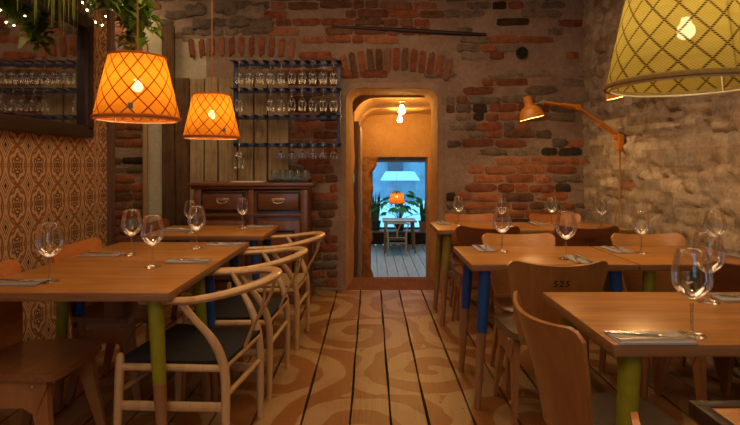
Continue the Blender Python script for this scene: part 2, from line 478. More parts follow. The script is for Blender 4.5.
# ---- floor boards
cr=[-3.05,-2.86,-2.64,-2.44,-2.22,-2.02,-1.80,-1.58,-1.38,-1.18,-.98,-.78,-.576,-.337,-.102,.097,.28,.504,.72,.93,1.16,1.36,1.58,1.80,2.0,2.22]
fb=MB()
for a,b in zip(cr[:-1],cr[1:]):
    ys=[YF]
    while ys[-1]<YB:
        ys.append(min(YB,ys[-1]+random.uniform(2.2,4.2)))
        if YB-ys[-1]<.8: ys[-1]=YB
    for y0,y1 in zip(ys[:-1],ys[1:]):
        n=max(4,int((y1-y0)/.18)); g=.0065; k=random.uniform(.82,1.1); c=(k,k*random.uniform(.96,1.02),k*random.uniform(.92,1.04))
        L=[];Rr=[]
        ph=random.uniform(0,9)
        for i in range(n+1):
            y=y0+.0015+(y1-y0-.003)*i/n
            L.append((a+g+.0022*sin(ph+y*7)+random.uniform(-.001,.001),y)); Rr.append((b-g-.0022*sin(ph*2+y*6)-random.uniform(-.001,.001),y))
        base=fb.verts([(x,y,0) for x,y in L]+[(x,y,0) for x,y in Rr]+[(x,y,-.028) for x,y in L]+[(x,y,-.028) for x,y in Rr])
        m=n+1
        for i in range(n):
            fb.face((base+i,base+m+i,base+m+i+1,base+i+1),0,None,c)
            fb.face((base+i,base+i+1,base+2*m+i+1,base+2*m+i),0,None,c)
            fb.face((base+m+i+1,base+m+i,base+3*m+i,base+3*m+i+1),0,None,c)
for a_,b_ in ((-3.07,-.30),(.72,2.25)): fb.box(((a_+b_)/2,YB+.04,-.032),(b_-a_,.10,.06),0,1,col=(1,1,1))
fb.box((-.42,(YF+YB)/2,-.06),(5.3,YB-YF,.06),0,1,col=(1,1,1))
struct(fb.build('floor',[M['floor'],M['gap']],smooth=False))

# ---- ceiling with a few rough beams' worth of plaster
struct(MB().box((-.42,(YF+YB)/2,ZC+.06),(5.4,YB-YF+.3,.12)).build('ceiling',M['plaster_pale'],smooth=False))

# ---- back wall: mortar grid + separate bricks and stones set in it, with the doorway
DL,DR,DZ,DD=-.25,.67,2.02,.58
rng=np.random.default_rng(3)
def vnoise(x,y,sc,seed):
    r=np.random.default_rng(seed); T=r.random((64,64))
    xi=np.asarray(x)*sc; yi=np.asarray(y)*sc
    x0=np.floor(xi).astype(int); y0=np.floor(yi).astype(int); fx=xi-x0; fy=yi-y0
    fx=fx*fx*(3-2*fx); fy=fy*fy*(3-2*fy)
    g=lambda a,b:T[a%64,b%64]
    return (g(x0,y0)*(1-fx)+g(x0+1,y0)*fx)*(1-fy)+(g(x0,y0+1)*(1-fx)+g(x0+1,y0+1)*fx)*fy
wb=MB()
def wy(x,z):
    d=.006*(vnoise(x,z,6,1)-.5)+.005*(vnoise(x,z,17,2)-.5)+.035*(vnoise(x,z,1.3,5)-.5)
    e=1.0
    if z<DZ+.12 and DL-.14<x<DR+.14:
        dx=max(DL-x,x-DR,0); dz=max(z-DZ,0); e=min(1,max(dx,dz)/.12)
    return float(YB+d*e)
def wgrid(x0,x1,z0,z1,st=.035):
    nu=max(1,int((x1-x0)/st)); nv=max(1,int((z1-z0)/st))
    wb.grid(lambda u,v:(x0+(x1-x0)*u,wy(x0+(x1-x0)*u,z0+(z1-z0)*v),z0+(z1-z0)*v),nu,nv,0,False,(.3,.3,.3))
XA,XB=-3.05,2.25
wgrid(XA,DL,0,DZ); wgrid(DR,XB,0,DZ); wgrid(XA,XB,DZ,ZC)
for i_,f_ in enumerate(wb.f):          # a patch of paler lime plaster left of the old relieving arch
    q_=wb.v[f_[0]]; a_=371+q_[0]*100; b_=165-(q_[2]-1.25)*100; o_=10*float(vnoise(q_[0],q_[2],9,77))
    if 162<a_<200+o_*.8 and 34+o_<b_<90: wb.m[i_]=5
# reveal (rounded top corners) - plastered
rc=.13; prof=[(DL,0),(DL,DZ-rc)]+[(DL+rc-rc*cos(t),DZ-rc+rc*sin(t)) for t in [i*pi/2/8 for i in range(1,9)]]+[(DR-rc+rc*sin(t),DZ-rc+rc*cos(t)) for t in [i*pi/2/8 for i in range(0,9)]]+[(DR,0)]
cx=(DL+DR)/2
def back(p): # splayed a little towards the passage on the left
    x,z=p; return (x+(.055 if x<cx-.2 else 0), z-.0)
ny=8
b0=wb.verts([(back(p)[0]*(j/ny)+p[0]*(1-j/ny),YB+DD*j/ny,p[1]) for j in range(ny+1) for p in prof])
n=len(prof)
for j in range(ny):
    for i in range(n-1): wb.face((b0+j*n+i,b0+j*n+i+1,b0+(j+1)*n+i+1,b0+(j+1)*n+i),1,None,(.3,.3,.3))
# corner fillets on the face
cl=wb.verts([(DL,YB,DZ)]+[(x,YB,z) for x,z in prof[1:10]]); 
for i in range(8): wb.face((cl,cl+1+i,cl+2+i),4,None,(.3,.3,.3))
cr_=wb.verts([(DR,YB,DZ)]+[(x,YB,z) for x,z in prof[10:19]])
for i in range(8): wb.face((cr_,cr_+1+i,cr_+2+i),4,None,(.3,.3,.3))
# plaster band round the opening: a raised rounded ring
def band(w0,th):
    o=[]
    for x,z in prof:
        dx=-w0 if x<DL+.02 else (w0 if x>DR-.02 else 0); 
        t=0
        if z>DZ-rc-.001:
            f=(z-(DZ-rc))/rc
            dz=f*w0*1.5; dx=(-w0 if x<cx else w0)*(1-f*.3) if abs(x-cx)>.2 else 0
        else: dz=0
        o.append((x+dx,z+dz))
    return o
ob=band(.055,.01)
pb=wb.verts([(x,YB-.012,z) for x,z in prof]+[(x,YB+.004,z) for x,z in ob]+[(x,YB+.02,z) for x,z in prof])
for i in range(n-1):
    wb.face((pb+i+1,pb+i,pb+n+i,pb+n+i+1),4,None,(.3,.3,.3)); wb.face((pb+i,pb+i+1,pb+2*n+i+1,pb+2*n+i),4,None,(.3,.3,.3))
# bricks
RED=[(.29,.098,.045),(.33,.125,.058),(.25,.085,.042),(.36,.15,.075),(.22,.08,.045)]
BRN=[(.19,.095,.055),(.16,.08,.046),(.22,.11,.062)]
GRY=[(.21,.165,.125),(.17,.135,.105),(.25,.20,.155),(.15,.115,.09)]
DRK=[(.045,.03,.025),(.06,.042,.033)]
def brick(x,z,w,h,col,tilt=0,dep=None,rough=.16):
    w*=1.06; h*=1.12; y=wy(x,z); dep=dep if dep is not None else random.uniform(.006,.013)
    k=16; pts=[]; e=9.0
    for i in range(k):
        a=2*pi*i/k+.1; ca,sa=cos(a),sin(a)
        r=(abs(ca)**e+abs(sa)**e)**(-1/e)
        jx=1+random.uniform(-rough,rough*.3)*.5; jz=1+random.uniform(-rough,rough*.4)
        px_,pz_=ca*r*w/2*jx, sa*r*h/2*jz
        pts.append((x+px_*cos(tilt)-pz_*sin(tilt),z+px_*sin(tilt)+pz_*cos(tilt)))
    b=wb.verts([(px_,y+.02,pz_) for px_,pz_ in pts]+[(x+(px_-x)*.99,y-dep*.7,z+(pz_-z)*.985) for px_,pz_ in pts]+[(x+(px_-x)*.94,y-dep*random.uniform(.85,1.15),z+(pz_-z)*.86) for px_,pz_ in pts]+[(x,y-dep,z)])
    for i in range(k):
        j=(i+1)%k
        wb.face((b+j,b+i,b+k+i,b+k+j),2,None,col); wb.face((b+k+j,b+k+i,b+2*k+i,b+2*k+j),2,None,col); wb.face((b+2*k+j,b+2*k+i,b+3*k),2,None,col)
def shade(c,s=.18):
    k=random.uniform(1-s,1+s); return tuple(x*k for x in c)
def px2(px,py): return ((px-371)/100,1.25-(py-165)/100)
def inr(px,py,r): return r[0]<=px<=r[2] and r[1]<=py<=r[3]
z=.03; ri=0
soldier_boxes=[(333,42,446,72),(188,33,300,60)]
while z<ZC:
    h=random.uniform(.068,.078); x=XA+random.uniform(0,.2)
    while x<XB-.02:
        w=random.choice([.27,.30,.32,.15,.24]) if random.random()<.85 else random.uniform(.1,.16)
        zc=z+h/2+random.uniform(-.006,.006); xc=x+w/2; px=371+xc*100; py=165-(zc-1.25)*100
        x+=w+random.uniform(.010,.022)
        if zc<DZ+.08:                      # bricks are cut off at the door surround
            a0,a1=xc-w/2,xc+w/2
            if a0<DL-.075 and a1>DL-.075: w=DL-.085-a0; xc=a0+w/2
            elif a0<DR+.075 and a1>DR+.075: w=a1-DR-.085; xc=a1-w/2
            if w<.07 or DL-.08<xc<DR+.08: continue
            px=371+xc*100
        if any(inr(px,py,s) for s in soldier_boxes): continue
        if 208<px<286 and py>70: continue            # behind the boards
        if 150<px<205 and py<82 and py>34: continue   # pale plaster patch
        if px<150 and px>146: continue
        keep=.86; pal=RED; r=random.random()
        if px<150: pal=RED if r<.55 else (GRY if r<.8 else BRN); keep=.97
        elif 150<=px<300 and py<34: pal=GRY if px<268 else RED; keep=.8
        elif 300<=px<345 and py<150: pal=RED if r<.6 else BRN; keep=.85
        elif 330<px<445 and py<34: pal=BRN if r<.45 else RED; keep=.95
        elif px<345: pal=RED if r<.5 else (BRN if r<.8 else GRY); keep=.9
        elif px>=438:
            if px<462: pal=GRY if r<.75 else BRN; keep=.7
            elif px>566: pal=GRY if r<.7 else RED; keep=.35
            elif py<34: pal=RED if (480<px<522 or px<460) else GRY; keep=.55
            elif py<90:
                pal=(RED if r<.7 else GRY) if 486<px<572 and (33<py<52) or 486<px<518 else GRY
                keep=.85 if 486<px<518 else .42
            elif px>530 and py<150: pal=GRY if r<.85 else RED; keep=.5
            elif py>128: pal=RED if r<.8 else (BRN if r<.92 else GRY); keep=.97
            else: pal=RED if r<.62 else GRY; keep=.85
        if random.random()>keep: continue
        c=shade(random.choice(pal))
        if random.random()<.05: c=random.choice(DRK)
        rough=.35 if pal is GRY else .18
        if pal is GRY: h2=h*random.uniform(.9,1.15)
        else: h2=h
        brick(xc,zc,w,h2,c,random.uniform(-.02,.02),None,rough)
    z+=h+random.uniform(.011,.017)
# soldier course over the doorway: a flat arch of upright bricks
for i in range(14):
    t=(i-6.5)/6.5; px=392+t*56; py=59+10*t*t
    x_,z_=px2(px,py); brick(x_,z_,.062,.21,shade(random.choice(RED[:3]+BRN)),-t*.22,.02)
# upright bricks of the old relieving arch above the glass rack
for i in range(11):
    t=(i-5)/5; px=242+t*50; py=46+3*t*t
    x_,z_=px2(px,py); brick(x_,z_,.055,.18,shade(random.choice(RED)),-t*.1,.018,.3)
for (a,b) in ((196,10),(226,8),(255,12),(204,24),(238,22),(262,27)):
    x_,z_=px2(a,b); brick(x_,z_,random.uniform(.2,.28),.12,shade(random.choice(GRY)),random.uniform(-.1,.1),.02,.4)
# long black bar let into the wall as its dark recessed crack, upper middle
wbx=wb
x0,z0=px2(332,27); x1,z1=px2(486,35)
wb.tube([(x0,YB-.005,z0),((x0+x1)/2,YB-.008,(z0+z1)/2),(x1,YB-.005,z1)],[.016,.026,.018],8,3)
for a_,b_,c_,d_ in ((XA,DL-.06,-.1,ZC),(DR+.06,XB,-.1,ZC),(DL-.06,DR+.06,DZ+.1,ZC)): wb.box(((a_+b_)/2,YB+.30,(c_+d_)/2),(b_-a_,.40,d_-c_),0,0,col=(.3,.3,.3))
struct(wb.build('wall_back',[M['mortar'],M['plaster_warm'],M['brick'],M['moulding'],mortar_mat('door_surround',(.26,.17,.12),(.33,.23,.165),(.38,.28,.2),3),M['plaster_pale']],angle=50))

# ---- right wall: rough limewashed rubble
def stone_wall():
    st=.022; Y0,Y1=YF,YB+.05
    ny_=int((Y1-Y0)/st); nz_=int((ZC)/st)
    H=np.zeros((nz_+1,ny_+1)); ID=np.zeros((nz_+1,ny_+1,3))
    YY,ZZ=np.meshgrid(np.linspace(Y0,Y1,ny_+1),np.linspace(0,ZC,nz_+1))
    wz=ZZ+.05*(vnoise(YY,ZZ,1.7,11)-.5)+.03*(vnoise(YY,ZZ,5,12)-.5)
    wyy=YY+.06*(vnoise(YY,ZZ,4,13)-.5)
    r=random.Random(5); z=-.05
    while z<ZC+.1:
        h=r.uniform(.055,.13); y=Y0-.2
        while y<Y1+.1:
            w=r.uniform(.10,.34)
            m=(wz>=z)&(wz<z+h)&(wyy>=y)&(wyy<y+w)
            a=np.abs((wyy-(y+w/2))/(w/2)); b=np.abs((wz-(z+h/2))/(h/2))
            d=np.minimum((1-a)*w/2,(1-b)*h/2)
            up=r.uniform(.010,.030)
            hh=up*np.clip(d/.016,0,1)**.5
            c=r.choice([(.42,.35,.27),(.48,.40,.31),(.37,.30,.23),(.52,.44,.34),(.38,.33,.28),(.32,.265,.21)])
            if r.random()<.02: c=(.36,.19,.12)
            k=r.uniform(.85,1.12)
            H[m]=hh[m]; ID[m]=np.array(c)*k
            y+=w
        z+=h
    mort=H<.006
    ID[mort]=np.array((.43,.36,.28))
    sm=vnoise(YY,ZZ,2.3,19)
    H=H*(.5+.8*sm)+.018*(vnoise(YY,ZZ,14,14)-.5)+.014*(vnoise(YY,ZZ,31,15)-.5)+.05*(vnoise(YY,ZZ,1.1,16)-.5)
    pit=np.clip(vnoise(YY*.5,ZZ*1.5,9,21)*.6+vnoise(YY*.6,ZZ*1.5,23,22)*.4-.60,0,1)
    H=H-.16*pit+.010*(vnoise(YY,ZZ,52,23)-.5)
    X=XR-H
    P=np.stack([X,YY,ZZ],-1).reshape(-1,3)
    mb=MB(); mb.v=[tuple(p) for p in P.tolist()]
    w=ny_+1
    for j in range(nz_):
        for i in range(ny_):
            c=ID[j,i]; mb.face((j*w+i,j*w+i+1,(j+1)*w+i+1,(j+1)*w+i)[::1],0,None,(c[0],c[1],c[2]))
    mb.box((XR+.13,(Y0+Y1)/2,ZC/2),(.2,Y1-Y0,ZC),0,0,col=(.3,.25,.2))
    return mb
sw=stone_wall().build('wall_right',M['stone'],angle=80)
struct(sw)

# ---- left wall with wallpaper, its end trim, and the recess beyond
YW=3.88
struct(MB().box((XL-.05,(YF+YW)/2,ZC/2),(.10,YW-YF,ZC)).build('wall_left',M['wallpaper'],smooth=False))
M['trim_brown']=wood('corner_post',(.10,.06,.04),(.17,.105,.075),.6,2,1.2)
struct(MB().box((XL-.04,YW+.035,ZC/2),(.14,.07,ZC),.006).build('trim_1',M['trim_brown']))
struct(MB().box((-3.0,(YW+YB)/2,ZC/2),(.1,YB-YW+.2,ZC)).build('wall_recess',M['plaster_pale'],smooth=False))
struct(MB().box((-2.55,YW-.02,ZC/2),(.9,.08,ZC)).build('wall_recess_return',M['plaster_pale'],smooth=False))
# pale plaster jamb with its sloping head, and a narrow strip of raw timber beside the bricks
jm=MB()
jm.prism([(-2.21,0),(-2.075,0),(-2.075,2.5),(-2.13,2.66),(-2.62,2.98),(-2.72,2.90),(-2.29,2.60),(-2.21,2.44)],-.07,.02,0,Matrix.Translation((0,YB-.02,0))@Matrix.Rotation(pi/2,4,'X'))
struct(jm.build('trim_2',M['plaster_pale'],angle=20))
struct(MB().box((-2.235,YB-.035,1.22),(.045,.05,2.44),.005).build('trim_3',wood('raw_timber',(.30,.19,.08),(.42,.28,.13),.6,2,1.2)))

# ---- wall behind the camera with its daylight window
fw=MB(); wx0,wx1,wz0,wz1=-1.10,.35,.80,2.70
fw.box(((-3.05+wx0)/2,YF-.1,ZC/2),(wx0+3.05,.2,ZC)); fw.box(((wx1+2.35)/2,YF-.1,ZC/2),(2.35-wx1,.2,ZC))
fw.box(((wx0+wx1)/2,YF-.1,wz0/2),(wx1-wx0,.2,wz0)); fw.box(((wx0+wx1)/2,YF-.1,(ZC+wz1)/2),(wx1-wx0,.2,ZC-wz1))
struct(fw.build('wall_front',M['plaster_pale'],smooth=False))
w1=MB()
for x in (wx0+.03,(wx0+wx1)/2,wx1-.03): w1.box((x,YF-.08,(wz0+wz1)/2),(.06,.07,wz1-wz0),.005)
for z in (wz0+.03,(wz0+wz1)/2+.3,wz1-.03): w1.box(((wx0+wx1)/2,YF-.08,z),(wx1-wx0,.065,.06),.005)
w1o=struct(w1.build('window_1',M['white_paint']))
MB().box(((wx0+wx1)/2,YF-.08,(wz0+wz1)/2),(wx1-wx0-.02,.006,wz1-wz0-.02)).build('pane',M['pane'],w1o,smooth=False)

# ---- threshold, lower hall and its vault
struct(MB().box(((DL+DR)/2,YB+DD/2,-.03),(DR-DL+.06,DD,.06),.004).build('trim_4',M['threshold']))
HZ=-.78; HL,HR,HY0,HY1=-.20,1.30,YB+DD,8.0
st=MB()
for i in range(4):
    zt=-.156*(i+1); st.box(((HL+HR)/2,HY0+.14+.28*i,(zt+HZ)/2-.02),(HR-HL+.02,.28,zt-HZ+.04),.004)
struct(st.build('stairs',M['threshold']))
struct(MB().box(((HL+HR)/2,(HY0+HY1)/2+.2,HZ-.05),(HR-HL+.6,HY1-HY0+.6,.1)).build('floor_hall',M['threshold'],smooth=False))
def rough_slab(mb,fn,nu,nv,m=0): mb.grid(fn,nu,nv,m)
hl=MB(); hl.grid(lambda u,v:(HL+.03*(float(vnoise(u*3,v*4,3,31))-.5),HY0+(HY1-HY0)*u,HZ+(2.05-HZ)*v),24,24,0,False,(.3,.3,.3))
struct(hl.build('wall_hall_left',M['plaster_warm'],angle=80))
struct(MB().box((HR+.05,(HY0+HY1)/2,(HZ+2.1)/2),(.1,HY1-HY0,2.1-HZ)).build('wall_hall_right',M['plaster_warm'],smooth=False))
# the near side of the hall: the back face of the thick wall, either side of the doorway
nf=MB(); nf.box(((DR+HR)/2+.03,HY0-.03,(HZ+2.2)/2),(HR-DR+.06,.05,2.2-HZ)); nf.box(((DL+HL)/2-.1,HY0-.03,(HZ+2.2)/2),(.14,.05,2.2-HZ))
nf.box(((DL+DR)/2,HY0-.03,HZ/2-.04),(DR-DL+.4,.05,-HZ-.06))
struct(nf.build('wall_hall_near',M['plaster_warm'],smooth=False))
def vz(u):
    x=abs(2*u-1); return 2.06-.42*max(0,(x-.55)/.45)**2.6
vt=MB(); vt.grid(lambda u,v:(HL-.06+(HR-HL+.12)*u,HY0-.06+(HY1-HY0+.1)*v,vz(u)+.05*sin(v*9.5)*(.25+.5*abs(2*u-1))+.03*(float(vnoise(u*4,v*4,2,33))-.5)),40,40,0,True)
vt.grid(lambda u,v:(HL-.12+(HR-HL+.3)*u,HY0-.01,(vz(u)-.06)*(1-v)+2.3*v),30,3)
vt.box(((HL+HR)/2,(HY0+HY1)/2,2.25),(HR-HL+.2,HY1-HY0+.1,.08))
struct(vt.build('ceiling_hall',M['plaster_warm'],angle=80))
OL,OR_,OZ=.0,.91,1.38
fwl=MB(); fwl.box(((HL-.1+OL)/2-.5,HY1+.15,(HZ+2.3)/2),(OL-HL+.1+1.0,.3,2.3-HZ)); fwl.box(((OR_+HR)/2+.9,HY1+.15,(HZ+2.3)/2),(HR-OR_+1.8,.3,2.3-HZ))
fwl.box(((OL+OR_)/2,HY1+.15,(OZ+2.3)/2),(OR_-OL,.3,2.3-OZ))
struct(fwl.build('wall_hall_far',M['plaster_warm'],smooth=False))
# rough stone pier on the left of the inner opening, with its corbel
pr=MB()
def pier(u,v):
    a=2*pi*u; z=HZ+(OZ-HZ)*v
    rx=.085+.022*sin(z*9)+.014*sin(z*23+a*2); ry=.14
    shift=.0
    if z>1.10: rx+=.07*min(1,(z-1.10)/.16); shift=.05*min(1,(z-1.1)/.16)
    ca,sa=cos(a),sin(a); r=(abs(ca)**4+abs(sa)**4)**-.25
    return (-.085+shift+ca*r*rx*(1+.10*(float(vnoise(u*6,v*14,2,41))-.5)),HY1-.14+sa*r*ry,z)
pr.grid(pier,28,60); pr.v=[tuple(p) for p in pr.v]
struct(pr.build('pier',mortar_mat('pier_stone',(.20,.10,.045),(.33,.19,.09),(.45,.29,.15),7),angle=80))
# plank door standing open against the hall's left side
dr=MB()
for i in range(3): dr.box((HL+.062,6.05+.36*i,(-.16+1.72)/2),(.035,.35,1.88),.006)
do=struct(dr.build('door_1',wood('pale_door',(.26,.20,.11),(.36,.28,.17),.5,2,1)))
d2=MB(); d2.box((HL+.008,5.855,.78),(.066,.02,1.96),.003); d2.box((HL+.02,6.98,.78),(.06,.03,1.96),.003); d2.box((HL+.03,6.42,1.745),(.06,1.15,.03),.003)
d2.build('door_frame',M['trim_brown'],do)

# ---- far room
FY0,FY1=8.3,12.8; FX0,FX1=-1.4,2.8
ff=MB(); x=FX0
while x<FX1:
    ff.box((x+.095,(FY0+FY1)/2-.15,HZ-.02),(.178,FY1-FY0+.3,.04),.004); x+=.19
ff.box(((FX0+FX1)/2,(FY0+FY1)/2-.15,HZ-.06),(FX1-FX0,FY1-FY0+.3,.05))
struct(ff.build('floor_far',M['far_plank'],smooth=False))
struct(MB().box((FX0-.05,(FY0+FY1)/2,.8),(.1,FY1-FY0,3.3)).build('wall_far_left',M['plaster_pale'],smooth=False))
struct(MB().box((FX1+.05,(FY0+FY1)/2,.8),(.1,FY1-FY0,3.3)).build('wall_far_right',M['plaster_pale'],smooth=False))
struct(MB().box(((FX0+FX1)/2,(FY0+FY1)/2,2.3),(FX1-FX0+.2,FY1-FY0,.1)).build('ceiling_far',M['plaster_pale'],smooth=False))
WX0,WX1,WZ0,WZ1=-.7,2.2,-.40,1.40
fe=MB(); fe.box(((FX0+WX0)/2,FY1+.1,.8),(WX0-FX0,.2,3.2)); fe.box(((FX1+WX1)/2,FY1+.1,.8),(FX1-WX1,.2,3.2))
fe.box(((WX0+WX1)/2,FY1+.1,(HZ+WZ0)/2),(WX1-WX0,.2,WZ0-HZ)); fe.box(((WX0+WX1)/2,FY1+.1,(WZ1+2.4)/2),(WX1-WX0,.2,2.4-WZ1))
struct(fe.build('wall_far_end',M['plank_brown'],smooth=False))
w2=MB()
w2.box(((WX0+WX1)/2,FY1+.1,WZ1-.03),(WX1-WX0,.1,.10),.005); w2.box(((WX0+WX1)/2,FY1+.1,WZ0+.02),(WX1-WX0,.1,.05),.005)
for x in (WX0+.03,.02,1.42,WX1-.03): w2.box((x,FY1+.1,(WZ0+WZ1)/2),(.05,.09,WZ1-WZ0),.005)
w2o=struct(w2.build('window_2',plain('blue_grey_frame',(.12,.16,.19),.5)))
MB().box(((WX0+WX1)/2,FY1+.1,(WZ0+WZ1)/2),(WX1-WX0-.02,.006,WZ1-WZ0-.02)).build('pane',M['pane'],w2o,smooth=False)
struct(MB().box(((WX0+WX1)/2,FY1-.19,WZ0-.02),(WX1-WX0+.3,.40,.045),.006).build('trim_5',wood('sill_wood',(.16,.06,.025),(.26,.11,.05),.45,0,1)))
# snow outside
sg=MB(); sg.grid(lambda u,v:(-12+26*u,FY1+.3+22*v,-1.0+.95*math.exp(-((v*22-5.2-1.5*sin(u*9))/1.7)**2)*(.75+.35*sin(u*13+1))+.06*sin(u*40)*sin(v*31)),60,60)
struct(sg.build('ground_snow',M['snow'],angle=80))
hs=MB(); hs.box((2,FY1+20,3),(26,.6,9)); 
for i in range(7):
    for j in range(2): hs.box((-8+3.2*i,FY1+19.66,1.6+2.6*j),(1.0,.12,1.5),.02,1)
ho=tag(hs.build('town_house',[M['far_wall'],plain('dim_window',(.05,.08,.10),.2)]),'blue-grey house front beyond the snowy yard','house')
kk=thing('snowy_kiosk','low hut under a thick cap of snow out in the yard','hut',(1.25,FY1+9,-.9))
MB().box((0,0,.75),(1.3,1.2,1.5),.02).build('wall',M['far_wall'],kk)
MB().prism([(-.82,1.5),(.82,1.5),(.58,1.86),(-.58,1.86)],-.8,.8,0,Matrix.Rotation(pi/2,4,'X')).build('roof',M['snow'],kk)

# ------------------------------------------------------------------ furniture
# ---- tables
def table(loc,dx,dy,paint,label,group='oak dining tables',paint2=None,th=.034,painted=(.36,.41),name='dining_table',top=None,band=False):
    t=thing(name,label,'table',loc,0,group); H=.75
    mb=MB().box((0,0,H-th/2),(dx,dy,th),.003)
    # edges of the slab are darker end grain
    for i,f in enumerate(mb.f):
        P=[Vector(mb.v[k]) for k in f]; nn=(P[1]-P[0]).cross(P[2]-P[0])
        if nn.length>0 and abs(nn.normalized().z)<.5: mb.m[i]=1
    mb.build('tabletop',[top or M['oak_top'],M['oak_edge']],t)
    if band:
        eb=MB()
        for sy in (-1,1): eb.box((0,sy*(dy/2-.008),H-.012),(dx+.012,.028,.032),.003)
        for sx in (-1,1): eb.box((sx*(dx/2-.008),0,H-.012),(.028,dy-.028,.032),.003)
        o=eb.build('edge_band',M['moulding'],t); o['label']='dark raised edge band'
    zb=random.uniform(*painted)
    for sx in (-1,1):
        for sy in (-1,1):
            x0=sx*(dx/2-.085); y0=sy*(dy/2-.075); x1=x0+sx*.045; y1=y0+sy*.02
            zs=[H-th,.62,zb+.001,zb,.2,0]; rr=[.031,.030,.0265,.0262,.021,.0165]
            pt=[(x0+(x1-x0)*(1-z/.72),y0+(y1-y0)*(1-z/.72),z) for z in zs]
            lg=MB().tube(pt,rr,14)
            for i,f in enumerate(lg.f):
                if i>=3*14: lg.m[i]=1
            lg.build('leg',[paint,M['leg_wood']],t)
    return t
TL_DX=.84
table((-1.21,2.275,0),TL_DX,.645,M['green'],'oak table with green-topped legs at the front left, under the larger orange lampshade')
table((-1.21,2.925,0),TL_DX,.645,M['blue'],'oak table with blue-topped legs pushed against the back of the front left table')
table((-1.20,3.83,0),.88,.60,M['blue'],'small oak table standing alone in front of the dark sideboard')
table((1.095,.76,0),.84,.58,M['green'],'oak table of which only a corner shows at the bottom right',band=True)
table((1.095,1.68,0),.84,.58,M['green'],'oak table with a green leg at the front right, holding the two biggest wine glasses')
table((.925,2.795,0),.84,.57,M['blue'],'oak table with bright blue splayed legs right of the aisle')
table((1.69,2.795,0),.67,.57,M['green'],'oak table joined to the blue-legged table, by the stone wall',)
table((.935,4.11,0),.84,.55,M['olive'],'oak table with olive legs beside the doorway, against the brick wall')
table((1.69,4.11,0),.66,.55,M['green'],'oak table in the back right corner, lit by the orange wall lamp')

# ---- bent plywood chairs; local +Y is the way the sitter looks
def bw(v): return .150+.082*min(1,max(0,v))**.9
Z0B,Z1B=.405,.82
def bpt(u,v):
    """inner face of the backrest, u -1..1, v 0..1"""
    x=bw(v)*u
    k=max(0,(abs(u)-.80)/.20)
    ztop=Z1B+.006-.036*k**2.4-.024*(1-u*u)
    z=Z0B+(ztop-Z0B)*v
    y=-.215-.115*v**1.15+.070*u*u*(.25+.75*v)
    return Vector((x,y,z))
def bnrm(u,v):
    e=.01; a=bpt(u+e,v)-bpt(u-e,v); b=bpt(u,min(1,v+e))-bpt(u,max(0,v-e)); n=a.cross(b); return n.normalized()
def mk_back():
    mb=MB(); mb.shell(lambda u,v:bpt(2*u-1,v),lambda u,v:bnrm(2*u-1,v),24,16,.011)
    return mb
probe=bnrm(0,.5); OUT=-1 if probe.y>0 else 1   # outward = -Y
def mk_back2():
    mb=MB(); mb.shell(lambda u,v:bpt(2*u-1,v),lambda u,v:bnrm(2*u-1,v)*OUT,24,16,.012)
    return mb
def mk_seat(th=.028):
    def sp(u,v):
        x=(2*u-1); y=(2*v-1); e=6.0
        # squircle map to round the corners
        r=(abs(x)**e+abs(y)**e)**(1/e) if (x or y) else 1
        q=max(abs(x),abs(y)); s_=q/r if r>0 else 1
        x*=s_; y*=s_
        hw=.195+.012*(y)
        z=.452-.010*(1-x*x)*(1-y*y)-.012*max(0,y-.55)**2*4
        return Vector((x*hw,(y*.195-.03),z))
    mb=MB(); mb.shell(sp,lambda u,v:(0,0,-1),14,14,th); return mb
def mk_leg(sx,sy):
    top=(sx*.150,sy*.10-.015,.425); mid=(sx*.160,sy*.12-.02,.30); bot=(sx*.185,(.160 if sy>0 else -.215),0)
    return MB().tube([top,mid,tuple((Vector(mid)+Vector(bot))/2),bot],[.034,.030,.022,.015],4,0,(.5,1),up=(0,1,0),rect=True)
def mk_bracket(sx):
    o=[(-.160,.432),(.125,.432),(.128,.395),(.085,.285),(.04,.315),(-.08,.315),(-.125,.285),(-.165,.395)]
    Mx=Matrix(((0,0,1,0),(1,0,0,0),(0,1,0,0),(0,0,0,1)))
    x=sx*.172
    return MB().prism(o,x-.008,x+.008,0,Mx)
def mk_bolt(sx,y):
    return MB().lathe([(0,.006),(.006,.0055),(.009,.002),(.009,0)],12,0,Matrix.Translation((sx*.180,y,.395))@Matrix.Rotation(sx*pi/2,4,'Y'))
PLY={}
def ply_proto(key,back_m,seat_m,leg_m):
    if key in PLY: return PLY[key]
    p=Proto(); i=p.add('backrest',mk_back2().mesh('backrest',back_m))
    p.add('seat',mk_seat().mesh('seat',seat_m))
    for sx in (-1,1):
        b=p.add('bracket',mk_bracket(sx).mesh('bracket',leg_m,True,20)); [p.add('bolt',mk_bolt(sx,y).mesh('bolt',M['bolt']),b) for y in (-.11,.07)]
        for sy in (-1,1): p.add('leg',mk_leg(sx,sy).mesh('leg',leg_m,True,30))
    PLY[key]=p; return p
